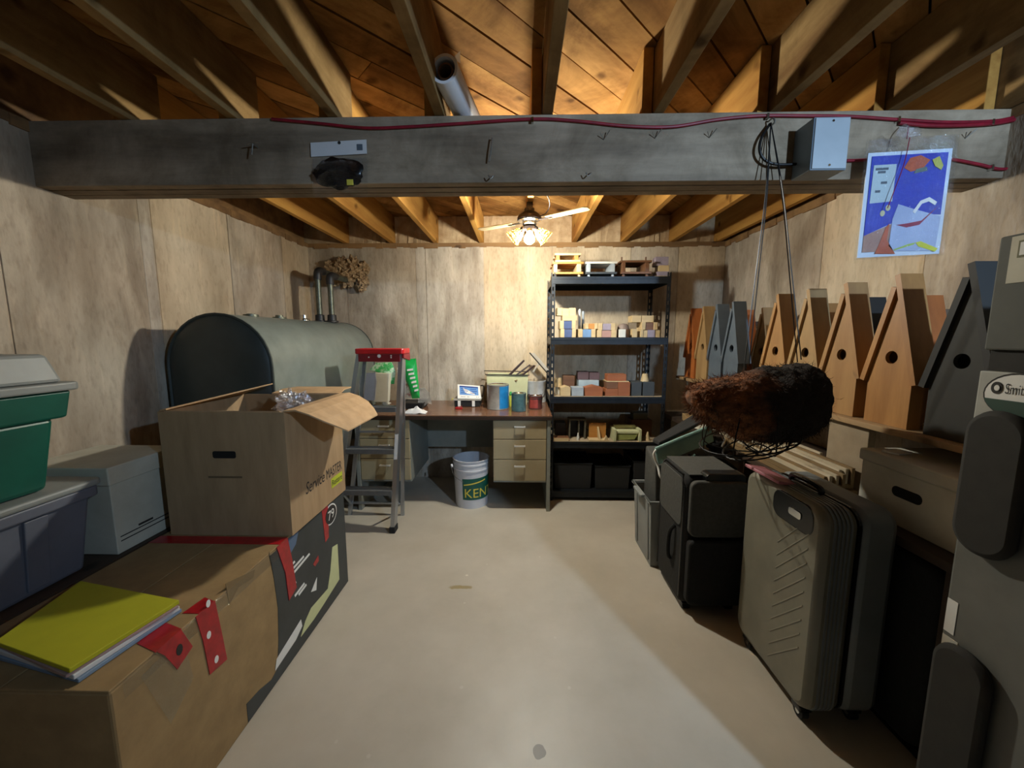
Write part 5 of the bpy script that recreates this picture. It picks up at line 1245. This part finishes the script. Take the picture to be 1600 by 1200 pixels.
sx0, sx1, sy0, sy1, szt = .785, 1.075, 1.755, 2.085, .685
sf = thing('suitcase', 'black soft sided suitcase with a grey top pocket next to the grey hard shell', 'suitcase', ((sx0 + sx1) / 2, (sy0 + sy1) / 2, 0), 'suitcases')
m_fab = mat('black_fabric', '#1c1c1b', .9, dark='#141413', scale=60, bump=.2)
m_gfab = mat('grey_fabric', '#4a4a46', .85, dark='#3e3e3a', scale=60, bump=.2)
part('case_body', MB().rbox(sx0, sx1, sy0, sy1, .03, szt, .05, 5, 'X'), m_fab, sf, bevel=.02, smooth=True)
part('side_panel', MB().rbox(sx0 - .006, sx0 + .0005, sy0 + .03, sy1 - .02, .42, szt - .02, .04, 5, 'X'), m_gfab, sf)
part('front_pocket', MB().rbox(sx0 + .012, sx1 - .01, sy0 - .030, sy0 + .002, .40, szt - .012, .035, 5, 'Y'), m_gfab, sf, bevel=.008, smooth=True)
part('lower_pocket', MB().rbox(sx0 + .012, sx1 - .01, sy0 - .040, sy0 + .002, .06, .385, .03, 5, 'Y'), m_fab, sf, bevel=.008, smooth=True)
part('top_cover', MB().box(sx0 + .02, sx1 - .015, sy0 + .02, sy1 - .02, szt - .001, szt + .006), m_gfab, sf, bevel=.003)
part('piping', MB().tube([(sx0, sy0 + .02, .07), (sx0, sy0 + .02, szt - .05), (sx0 + .005, sy0 + .05, szt - .004), (sx0 + .005, sy1 - .06, szt - .004), (sx0, sy1 - .015, szt - .05), (sx0, sy1 - .015, .07)], .005, 6), m_blackp, sf)
part('side_handle', MB().tube(curve_pts([(sx0 - .002, sy0 + .10, .40), (sx0 - .022, sy0 + .11, .36), (sx0 - .024, sy0 + .12, .28), (sx0 - .016, sy0 + .13, .22), (sx0 - .002, sy0 + .14, .20)], 5), .010, 8), m_fab, sf, smooth=True)
part('top_handle', MB().rbox(sx0 + .08, sx1 - .02, sy0 - .016, sy0 + .05, szt - .06, szt + .022, .025, 5, 'Y'), m_blackp, sf, bevel=.006)
for x in (sx0 + .04, sx1 - .04): part('case_foot', MB().box(x - .02, x + .02, sy0 + .02, sy1 - .02, 0, .032), m_blackp, sf, bevel=.004)

bs = thing('suitcase', 'black suitcase standing in the dark under the bench behind the grey hard shell', 'suitcase', (1.40, 1.25, 0), 'suitcases')
part('case_body', MB().rbox(1.245, 1.50, 1.08, 1.50, .03, .655, .06, 5, 'X'), m_fab, bs, bevel=.02, smooth=True)
part('case_band', MB().rbox(1.36, 1.385, 1.073, 1.507, .025, .661, .06, 5, 'X'), m_blackp, bs)
part('case_foot', MB().box(1.27, 1.47, 1.10, 1.48, 0, .031), m_blackp, bs)

# grey bin with the teal lined bag in it
m_gbin = mat('pale_grey_bin', '#8f9290', .5, dark='#828583', scale=6)
gbn = thing('storage_bin', 'pale grey plastic bin behind the black soft suitcase', 'storage bin', (.93, 2.28, 0))
part('bin_wall', shell(MB(), .765, 1.12, 2.125, 2.42, .0005, .40, .018, .006), m_gbin, gbn, bevel=.004)
part('bin_lip', MB().tube([(.742, 2.105, .400), (1.142, 2.105, .400), (1.142, 2.442, .400), (.742, 2.442, .400)], .011, 8, closed=True), m_gbin, gbn, smooth=True)
part('bin_grip', MB().rbox(.715, .748, 2.20, 2.35, .392, .408, .012), m_gbin, gbn, bevel=.004)
for y in (2.17, 2.38): part('bin_rib', MB().hexa([(.757, y - .02, .03), (.766, y - .02, .03), (.766, y + .02, .03), (.757, y + .02, .03), (.744, y - .02, .38), (.752, y - .02, .38), (.752, y + .02, .38), (.744, y + .02, .38)]), m_gbin, gbn)
m_teal = mat('teal_lining', '#7fa39b', .55, dark='#6d9189', scale=12)
bg_ = thing('soft_bag', 'open black soft bag with teal lining in the pale grey bin', 'bag', (.93, 2.27, .012))
gx = lambda a, b, Yv: atY(a, b, Yv)
A = gx(1024, 702, 2.16); B = gx(1112, 666, 2.16); Cc = gx(1116, 690, 2.13); D = gx(1030, 726, 2.13)
part('bag_body', MB().hexa([(.80, 2.135, .012), (1.08, 2.135, .012), (1.08, 2.40, .012), (.80, 2.40, .012), (A.x, 2.15, A.z - .09), (1.14, 2.15, .62), (1.14, 2.40, .66), (A.x + .03, 2.42, A.z - .05)]), m_gfab, bg_, bevel=.012)
part('teal_lining', MB().poly([A, B, Cc, D], (0, .02, .0)), m_teal, bg_, 'pale teal lining', bevel=.004)
part('lining_fold', MB().tube([A + Vector((0, -.005, .004)), (A + B) / 2 + Vector((0, -.008, .008)), B + Vector((0, -.005, .004))], .010, 8), m_teal, bg_, smooth=True)
part('bag_flap', MB().poly([A + Vector((.03, .03, .012)), B + Vector((-.02, .03, .014)), B + Vector((.02, .20, .03)), A + Vector((.06, .22, -.02))], (0, 0, .022)), m_fab, bg_, bevel=.006)
part('bag_rim', MB().tube(curve_pts([A + Vector((.01, 0, .006)), A + Vector((-.012, -.01, -.03)), A + Vector((.01, -.02, -.09)), D + Vector((.0, -.02, -.06)), D + Vector((.02, -.02, -.09))], 5), .006, 6), m_white, bg_, smooth=True)
mbx = MB()
for i, (a, b, r_) in enumerate(((1118, 690, .05), (1124, 702, .045), (1085, 722, .05), (1060, 726, .04), (1118, 722, .045))):
    p = gx(a, b, 2.20); mbx.blob((p.x, 2.20, p.z - .01), (r_, r_, r_ * .8), i + 60, .6, 6, 16, 12)
part('bag_lumps', mbx, m_fab, bg_, smooth=True)
part('bag_strut', MB().tube([gx(1064, 728, 2.12), gx(1086, 710, 2.12)], .006, 6), m_teal, bg_)
part('clear_strap', MB().tube(curve_pts([gx(1112, 668, 2.14), gx(1124, 672, 2.12), gx(1132, 686, 2.12), gx(1128, 698, 2.12)], 6), .007, 6), m_chrome, bg_)
part('shoulder_strap', MB().tube(curve_pts([gx(1085, 728, 2.11), gx(1100, 716, 2.105), gx(1125, 716, 2.105), gx(1140, 726, 2.10), gx(1150, 734, 2.10)], 6), .009, 6), m_fab, bg_, smooth=True)

# stacked cases nearest at right
m_case = mat('grey_case_plastic', '#6c6c66', .6, dark='#60605a', scale=9)
m_pad = mat('dark_padding', '#2a2823', .85, dark='#211f1b', scale=30)
cx0, cx1, cy0, cy1 = .995, 1.76, .56, .85
cs_ = thing('equipment_case', 'tall grey case with black pads and a round logo badge at the right edge', 'case', ((cx0 + cx1) / 2, (cy0 + cy1) / 2, 0))
part('case_body', MB().box(cx0, cx1, cy0, cy1, 0, 1.155), m_case, cs_, bevel=.006)
hdp = part('case_header', MB().box(cx0 - .001, cx1, cy0, cy1, 1.156, 1.268), mat('pale_header', '#a8a79e', .6), cs_, bevel=.003)
part('black_strip', MB().box(cx0 + .01, cx1, cy0 + .005, cy1 - .005, 1.2685, 1.312), m_pad, cs_)
by, bz, R0 = .775, 1.222, .050
def disc(y, z, ry, rz, x, m, nm, a0=0, a1=360, off=.0012):
    n = 30; t = [math.radians(a0 + (a1 - a0) * i / n) for i in range(n + (0 if a1 - a0 == 360 else 1))]
    return part(nm, MB().poly([(x, y + ry * math.cos(q), z + rz * math.sin(q)) for q in t], (-off, 0, 0)), m, hdp)
disc(by, bz, .062, .047, cx0 - .0012, m_ink, 'badge_ring'); disc(by, bz, .058, .043, cx0 - .0026, m_white, 'badge_disc')
disc(by, bz - .002, .058, .041, cx0 - .0040, mat('dark_green_print', '#0e3a2a', .6), 'badge_green', 192, 348)
disc(by + .038, bz + .013, .0095, .0125, cx0 - .0040, m_ink, 'logo_mark'); disc(by + .0365, bz + .013, .0045, .006, cx0 - .0054, m_white, 'logo_mark_eye')
letters('badge_text', 'Smith', .030, m_ink, hdp, (cx0 - .0045, by + .024, bz + .003), (0, -1, 0), (0, 0, 1), .0006, xscale=.58)
for z0, z1 in ((.875, 1.19), (.18, .655)):
    part('bumper_pad', MB().rbox(cx0 - .024, cx0 - .001, .735, .846, z0, z1, .054, 8, 'X'), m_pad, cs_, 'black rounded padding', bevel=.012, smooth=True)
part('side_label', MB().box(cx0 - .0012, cx0, .825, .846, .66, .74), m_white, cs_)
part('side_label', MB().box(cx0 - .0012, cx0, .815, .846, .56, .65), m_fb, cs_)
tb = thing('storage_box', 'dark grey box with a white framed label on top of the tall case', 'box', ((cx0 + cx1) / 2, (cy0 + cy1) / 2, 1.3125))
part('box_body', MB().box(cx0, cx1, cy0, cy1, 1.3125, 1.545), mat('dark_grey_card', '#55564f', .75, dark='#4a4b45', scale=9), tb, bevel=.004)
lb2 = part('box_label', MB().box(cx0 - .0015, cx0, cy0 + .01, cy1 - .022, 1.448, 1.540), m_wcard, tb)
part('label_frame', MB().box(cx0 - .0028, cx0 - .0015, .755, .815, 1.497, 1.530), mat('olive_ink', '#6a6748', .7), lb2); part('label_window', MB().box(cx0 - .0040, cx0 - .0028, .760, .811, 1.501, 1.526), m_white, lb2)

# ================================================================== HANGING THINGS
# hanging basket with coir liner
nail = atY(1203, 192, 1.548)
bk2 = thing('hanging_basket', 'brown furry coir hanging basket on thin cords from the beam', 'hanging basket', (.915, 1.50, .90))
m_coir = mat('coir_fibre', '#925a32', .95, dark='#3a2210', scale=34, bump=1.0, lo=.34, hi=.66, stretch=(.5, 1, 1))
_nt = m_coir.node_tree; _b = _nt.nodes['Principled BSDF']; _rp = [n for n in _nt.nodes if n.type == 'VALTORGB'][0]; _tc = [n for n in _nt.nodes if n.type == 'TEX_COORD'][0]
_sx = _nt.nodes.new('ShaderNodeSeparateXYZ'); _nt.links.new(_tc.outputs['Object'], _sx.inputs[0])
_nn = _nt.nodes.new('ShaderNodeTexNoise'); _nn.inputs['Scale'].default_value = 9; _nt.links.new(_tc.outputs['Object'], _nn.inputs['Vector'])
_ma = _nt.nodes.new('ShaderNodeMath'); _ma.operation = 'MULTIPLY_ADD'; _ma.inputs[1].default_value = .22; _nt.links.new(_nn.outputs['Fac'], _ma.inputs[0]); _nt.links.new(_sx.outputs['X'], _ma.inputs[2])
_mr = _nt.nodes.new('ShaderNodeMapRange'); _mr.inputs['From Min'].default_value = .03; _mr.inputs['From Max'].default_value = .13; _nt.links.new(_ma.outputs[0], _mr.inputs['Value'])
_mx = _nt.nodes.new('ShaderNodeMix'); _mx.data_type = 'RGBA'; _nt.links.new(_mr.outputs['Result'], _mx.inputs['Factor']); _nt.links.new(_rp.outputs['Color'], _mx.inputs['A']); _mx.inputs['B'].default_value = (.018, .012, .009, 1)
_nt.links.new(_mx.outputs['Result'], _b.inputs['Base Color'])          # coir at the shaggy end, blending to near black at the other
def interp(t, tab):
    for (a, va), (b, vb) in zip(tab, tab[1:]):
        if t <= b: k = (t - a) / (b - a); k = k * k * (3 - 2 * k); return va + (vb - va) * k
    return tab[-1][1]
TOP = [(0, 1.135), (.06, 1.160), (.35, 1.190), (.7, 1.222), (.95, 1.238), (1, 1.215)]
BOT = [(0, 1.075), (.06, 1.035), (.18, .990), (.50, .935), (.85, .940), (.95, .97), (1, 1.02)]
def bpt(s, t, k=1.0, grow=0.0):
    zt, zb = interp(s, TOP) + grow, interp(s, BOT) - grow; rz = (zt - zb) / 2; ry = (rz * .75 + .045) * (1 if .03 < s < .97 else .75)
    return Vector((.668 + .455 * s, 1.50 + ry * k * math.cos(t), (zt + zb) / 2 + rz * k * math.sin(t)))
mb = MB(); ns, nt = 70, 72
for i in range(ns + 1):
    s = i / ns
    for j in range(nt):
        t = 2 * math.pi * j / nt; d_ = Vector((s * 4, math.cos(t), math.sin(t)))
        k = 1 + .10 * mnoise.noise(d_ * 1.6) + .06 * mnoise.noise(d_ * 4.2 + Vector((5, 1, 2))) + .05 * mnoise.noise(d_ * 11)
        mb.v.append(bpt(s, t, k))
for i in range(ns):
    for j in range(nt): mb.f.append((i * nt + j, i * nt + (j + 1) % nt, (i + 1) * nt + (j + 1) % nt, (i + 1) * nt + j))
for e, s in ((0, 0.0), (ns, 1.0)):
    c_ = len(mb.v); mb.v.append(sum((mb.v[e * nt + j] for j in range(nt)), Vector()) / nt + Vector((-.012 if e == 0 else .008, 0, 0)))
    for j in range(nt): mb.f.append((e * nt + j, e * nt + (j + 1) % nt, c_))
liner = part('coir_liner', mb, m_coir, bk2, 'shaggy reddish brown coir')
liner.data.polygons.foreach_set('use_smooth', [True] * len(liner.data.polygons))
fib = MB(); RR = random.Random(5)
for i in range(5200):
    s = RR.random() ** 1.3 * .97 + .01; t = RR.uniform(0, 2 * math.pi)
    a = bpt(s, t, RR.uniform(.93, 1.06)); d_ = Vector((RR.uniform(-.9, .4), math.cos(t) * RR.uniform(.1, .7), math.sin(t) * RR.uniform(.1, .7) - .15))
    dirv = (d_ + Vector((RR.uniform(-.5, .5), RR.uniform(-.5, .5), RR.uniform(-.5, .3)))).normalized()
    L_ = RR.uniform(.012, .040); b = a + dirv * L_; w = dirv.cross(Vector((RR.uniform(-1, 1), RR.uniform(-1, 1), RR.uniform(-1, 1)))).normalized() * .0008
    mid = (a + b) / 2 + Vector((0, 0, -L_ * .14))
    fib.add([a - w, a + w, mid + w, mid - w, b], [(0, 1, 2, 3), (3, 2, 4)])
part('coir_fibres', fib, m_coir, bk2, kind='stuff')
m_wire = mat('black_wire', '#1b1a19', .45, .5)
wf = MB()
for cxw, czw, rw in ((.90, .935, .17), (.93, .905, .11)):
    wf.tube([(cxw + rw * math.cos(t), 1.50 + rw * math.sin(t), czw + .04 * math.cos(t)) for t in [2 * math.pi * i / 28 for i in range(28)]], .0032, 6, closed=True)
for i in range(8):
    t = 2 * math.pi * i / 8
    wf.tube(curve_pts([(.91 + .15 * math.cos(t), 1.50 + .15 * math.sin(t), 1.06), (.90 + .17 * math.cos(t), 1.50 + .17 * math.sin(t), .94 + .04 * math.cos(t)), (.93 + .11 * math.cos(t), 1.5 + .11 * math.sin(t), .905 + .04 * math.cos(t)), (.95, 1.5, .885)], 5), .0026, 5)
wf.tube(curve_pts([atY(1160, 690, 1.40), atY(1180, 705, 1.38), atY(1210, 700, 1.38), atY(1235, 682, 1.40), atY(1242, 662, 1.44)], 6), .0026, 5)
wf.tube(curve_pts([atY(1165, 700, 1.38), atY(1190, 712, 1.36), atY(1205, 704, 1.36), atY(1185, 694, 1.38), atY(1165, 700, 1.38)], 6), .0026, 5)
part('wire_frame', wf, m_wire, bk2)
for (a, b) in (((1163, 572), 1.46), ((1170, 572), 1.54), ((1252, 562), 1.44), ((1246, 566), 1.56)):
    e = atY(*a, b); part('hanging_cord', MB().tube(curve_pts([nail + Vector((0, -.006, -.002)), nail * .7 + e * .3 + Vector((0, -.02, 0)), nail * .35 + e * .65 + Vector((0, -.01, 0)), e], 6), .0021, 5), m_wire, bk2)
nl = part('cord_hook', MB().tube(curve_pts([nail + Vector((0, .012, .01)), nail + Vector((0, -.016, .008)), nail + Vector((.004, -.022, -.008)), nail + Vector((0, -.012, -.014))], 5), .003, 6), m_nail, bk2)

# red cable, stapled to the beam
m_redc = mat('red_cable_sheath', '#8f1328', .45, dark='#6a0d1e', scale=20)
def cable(name, pix, r_, label, Yc=1.553, n=7):
    pts = [atY(a, b, Yc) for a, b in pix]
    return solo(name, MB().tube(curve_pts(pts, n), r_, 8), m_redc, label, 'cable', 'red cables on the beam', smooth=True)
c1 = cable('electrical_cable', [(425, 186), (500, 193), (572, 200), (640, 198), (720, 193), (832, 186), (900, 189), (980, 197), (1050, 198), (1120, 187), (1185, 181), (1260, 181), (1330, 182), (1405, 187), (1480, 191), (1552, 189), (1590, 182)], .0055, 'long red cable sagging along the upper edge of the beam')
c2 = cable('electrical_cable', [(1405, 192), (1450, 196), (1500, 196), (1552, 193), (1588, 187)], .0065, 'short doubled red cable at the upper right end of the beam', 1.551)
c3 = cable('electrical_cable', [(1322, 251), (1350, 250), (1420, 245), (1485, 249), (1530, 257), (1560, 264), (1590, 262)], .0055, 'lower red cable running right from the blue electrical box', 1.553)
for c_, pts in ((c1, ((832, 187), (1200, 181), (1405, 186), (1552, 190))), (c3, ((1551, 261),))):
    for a, b in pts:
        p = atY(a, b, 1.546); part('cable_staple', MB().box(p.x - .004, p.x + .004, 1.544, 1.559, p.z - .009, p.z + .009), m_chrome, c_)
solo('black_cord', MB().tube(curve_pts([nail + Vector((0, 0, -.004)), atY(1190, 215, 1.54), atY(1187, 235, 1.535), atY(1195, 250, 1.535), atY(1215, 257, 1.535), atY(1255, 256, 1.54)], 6), .005, 8), m_wire, 'short black cord looped from the nail to the electrical box', 'cord', smooth=True)
eb = thing('electrical_box', 'blue grey metal electrical box screwed to the beam', 'electrical box', (1.085, 1.51, 1.925))
part('box_shell', MB().box(1.022, 1.148, 1.463, 1.5595, 1.925, 2.100), mat('grey_metal_box', '#7f8d99', .4, .3, dark='#717f8b', scale=10), eb, bevel=.003)
part('box_cover', MB().box(1.026, 1.144, 1.459, 1.4628, 1.929, 2.096), mat('blue_grey_cover', '#a9b2b8', .4, .2, dark='#9ba4aa', scale=6), eb, bevel=.001)
for z in (1.94, 2.085): part('cover_screw', MB().cyl((1.085, 1.459, z), (1.085, 1.457, z), .004, n=10), m_chrome, eb)

# clear bag with blue picture card
z0c, z1c = 1.635, 2.000
tbg = thing('picture_bag', 'clear plastic bag holding a bright blue picture card on the beam', 'plastic bag', (1.40, 1.50, z0c))
def cardp(u_, v_, o_): # u across, v up; the card hangs slightly askew
    p = Vector((1.250 + .295 * u_ + .012 * (1 - v_) * 0, 1.500 - o_, z0c + (z1c - z0c) * v_ + .014 * u_ - .004)); return p
def cpoly(pts, m, nm='print', o_=.0022, par=None): return part(nm, MB().poly([cardp(a, b, o_) for a, b in pts], (0, .0008, 0)), m, par)
card = part('picture_card', MB().poly([cardp(a, b, 0) for a, b in ((0, 0), (1, 0), (1, 1), (0, 1))], (0, .003, 0)), mat('white_card', '#cdd6e2', .6, var=.05), tbg, 'card with blue picture')
m_cobalt = mat('cobalt_print', '#2a3fb4', .5, dark='#22349a', scale=10); m_orng = mat('orange_print', '#c4623e', .5, dark='#a04a34', scale=16); m_ppr = mat('pale_blue_print', '#aeb9d2', .5, dark='#9aa6c4', scale=9)
cpoly([(.045, .21), (.40, .33), (.62, .40), (.95, .38), (.95, .965), (.045, .965)], m_cobalt, par=card)
pnl = cpoly([(.07, .52), (.34, .53), (.345, .88), (.075, .88)], mat('pale_panel_print', '#b4c4c8', .5, var=.08), 'printed_panel', .0034, card)
for a, b, w in ((.10, .83, .15), (.18, .70, .07), (.13, .80, .09), (.12, .62, .06)): cpoly([(a, b), (a + w, b), (a + w, b + .022), (a, b + .022)], mat('grey_print', '#55606a', .6), o_=.0046, par=card)
cpoly([(.045, .05), (.33, .05), (.36, .18), (.42, .33), (.045, .21)], mat('tan_print', '#a87f6e', .5, var=.2), o_=.0022, par=card)
cpoly([(.20, .03), (.45, .02), (.40, .08), (.33, .16), (.34, .32), (.30, .28), (.24, .12)], m_orng, o_=.0034, par=card)
cpoly([(.36, .10), (.42, .05), (.93, .03), (.95, .36), (.60, .45), (.42, .50), (.37, .36)], m_ppr, o_=.0034, par=card)
cpoly([(.60, .42), (.68, .52), (.78, .55), (.88, .50), (.86, .47), (.78, .51), (.70, .49), (.63, .40)], m_white, o_=.0046, par=card)
cpoly([(.44, .84), (.52, .80), (.66, .82), (.74, .90), (.62, .95), (.50, .93)], m_orng, o_=.0034, par=card)
cpoly([(.56, .78), (.72, .80), (.70, .84), (.58, .82)], mat('olive_print', '#5a6f66', .6), o_=.0046, par=card)
cpoly([(.76, .90), (.84, .93), (.90, .84), (.88, .80), (.80, .84)], mat('yellow_print', '#b9b85a', .5), o_=.0046, par=card)
cpoly([(.68, .12), (.74, .13), (.96, .05), (.93, .02), (.72, .08)], mat('bright_yellow_print', '#d2cf3e', .5), o_=.0046, par=card)
cpoly([(.42, .05), (.66, .10), (.68, .12), (.60, .11), (.43, .065)], mat('lime_print', '#a8bf5a', .5), o_=.0046, par=card)
cpoly([(.42, .30), (.55, .27), (.70, .29), (.90, .46), (.72, .33), (.55, .31)], mat('crimson_print', '#96304a', .5), o_=.0046, par=card)
for a, b in (((.30, .47)), ((.24, .42))): cpoly([(a + .03 * math.cos(t), b + .03 * math.sin(t)) for t in [math.pi * i / 5 for i in range(10)]], mat('cream_print', '#c9c49a', .5), o_=.0034, par=card)
mb = MB(); n, m2 = 16, 20
for side in (0, 1):
    for j in range(m2 + 1):
        for i in range(n + 1):
            u_, v_ = -.03 + 1.07 * i / n, -.02 + 1.14 * j / m2
            e = (1 - abs(2 * i / n - 1) ** 4) * (1 - abs(2 * j / m2 - 1) ** 4)
            o_ = (.010 * e + .006 * mnoise.noise(Vector((i * .7, j * .6, side * 5))) * e + .001) * (1 if side == 0 else -.55)
            p = cardp(u_, v_, o_ + (.0062 if side == 0 else -.004)); mb.v.append(p)
K = (n + 1) * (m2 + 1)
for j in range(m2):
    for i in range(n):
        a = j * (n + 1) + i; mb.f += [(a, a + 1, a + n + 2, a + n + 1), (K + a, K + a + n + 1, K + a + n + 2, K + a + 1)]
m_sleeve = clear_plastic('clear_sleeve', (.9, .95, 1), .025, .06, .35)
part('clear_sleeve', mb, m_sleeve, tbg, smooth=True)
mb = MB(); kn = Vector((1.375, 1.498, 2.042))
for i in range(9):
    t = 2 * math.pi * i / 9
    mb.add([kn, kn + Vector((.045 * math.cos(t), .012 * math.sin(t) - .01, .020 + .02 * math.sin(t * 2))), kn + Vector((.045 * math.cos(t + .7), .012 * math.sin(t + .7) - .01, .022 + .02 * math.sin(t * 2 + 1)))], [(0, 1, 2)])
part('gathered_knot', mb, clear_plastic('crumpled_clear_bag', (.95, .96, 1), .35, .12), tbg)
part('bag_string', MB().tube(curve_pts([(1.375, 1.495, 2.04), (1.38, 1.500, 2.075), (1.395, 1.52, 2.10), (1.41, 1.558, 2.118)], 5), .0016, 5), m_redc, tbg)
part('bag_string', MB().tube(curve_pts([(1.375, 1.484, 2.04), (1.36, 1.478, 1.95), (1.335, 1.476, 1.86), (1.32, 1.478, 1.80)], 5), .0014, 5), m_redc, tbg)

# small retail bag on the beam, left
rbg = thing('retail_pouch', 'clear retail pouch with a black item and pale header card on the beam', 'pouch', (-.69, 1.545, 1.885))
q = [atY(*p, 1.553) for p in ((485, 223), (572, 218), (573, 240), (486, 245))]
hc_ = part('header_card', MB().poly(q, (0, .003, 0)), mat('header_blue_white', '#d4d3d2', .55, var=.06), rbg)
p = atY(530, 223, 1.5525); part('hang_hole', MB().cyl((p.x, 1.5526, p.z), (p.x, 1.5518, p.z), .006, n=12), m_ink, hc_)
p = atY(562, 230, 1.5525); part('printed_square', MB().box(p.x - .011, p.x + .011, 1.5518, 1.5526, p.z - .011, p.z + .011), mat('grey_print', '#55606a', .6), hc_)
mb = MB(); n = 12
for side in (0, 1):
    for j in range(n + 1):
        for i in range(n + 1):
            u_, v_ = i / n, j / n
            pp = atY(488 + 86 * u_, 246 + 58 * v_ + 5 * math.sin(u_ * 9) * v_, 1.553)
            e = (1 - abs(2 * u_ - 1) ** 3) * (1 - abs(2 * v_ - 1) ** 3)
            pp.y += (-.034 * e - .010 * e * mnoise.noise(Vector((u_ * 6, v_ * 6, 1)))) if side == 0 else .003
            mb.v.append(pp)
K = (n + 1) ** 2
for j in range(n):
    for i in range(n):
        a = j * (n + 1) + i; mb.f += [(a, a + 1, a + n + 2, a + n + 1), (K + a, K + a + n + 1, K + a + n + 2, K + a + 1)]
part('clear_pouch', mb, m_sleeve, rbg, smooth=True)
mb = MB()
c = atY(528, 270, 1.538); mb.blob((c.x, 1.540, c.z), (.094, .017, .056), 3, .3, 5, 24, 14)
part('black_item', mb, m_blackp, rbg, smooth=True)
p = atY(546, 284, 1.515); part('yellow_sticker', MB().box(p.x - .012, p.x + .012, 1.519, 1.5205, p.z - .010, p.z + .010), m_ylabel, rbg)

# roll of white vinyl resting on the beam between joists
a, b = Vector((-.258, 1.40, 2.232)), Vector((-.165, 2.02, 2.223)); ax_ = (b - a).normalized()
ro = thing('vinyl_roll', 'white rolled sheet lying on the beam between two joists', 'roll', (-.21, 1.69, 2.172))
Mq = ax_.to_track_quat('Z', 'Y').to_matrix()
part('rolled_sheet', MB().lathe([(.038, 0), (.047, 0), (.048, .004), (.048, .66), (.047, .664), (.038, .664), (.038, 0)], 28, a, Mq), mat('white_vinyl', '#e6e7e8', .5, dark='#d8d9db', scale=8), ro, smooth=True)
part('core_tube', MB().lathe([(.022, .012), (.027, .012), (.027, .65), (.022, .65), (.022, .012)], 20, a, Mq), mat('brown_core', '#6e5238', .8), ro, smooth=True)
part('torn_edge', MB().poly([a + Vector((.03, -.002, .03)), a + Vector((.055, -.004, .05)), a + Vector((.05, .03, .035))], (0, .002, .002)), m_card_in, ro)
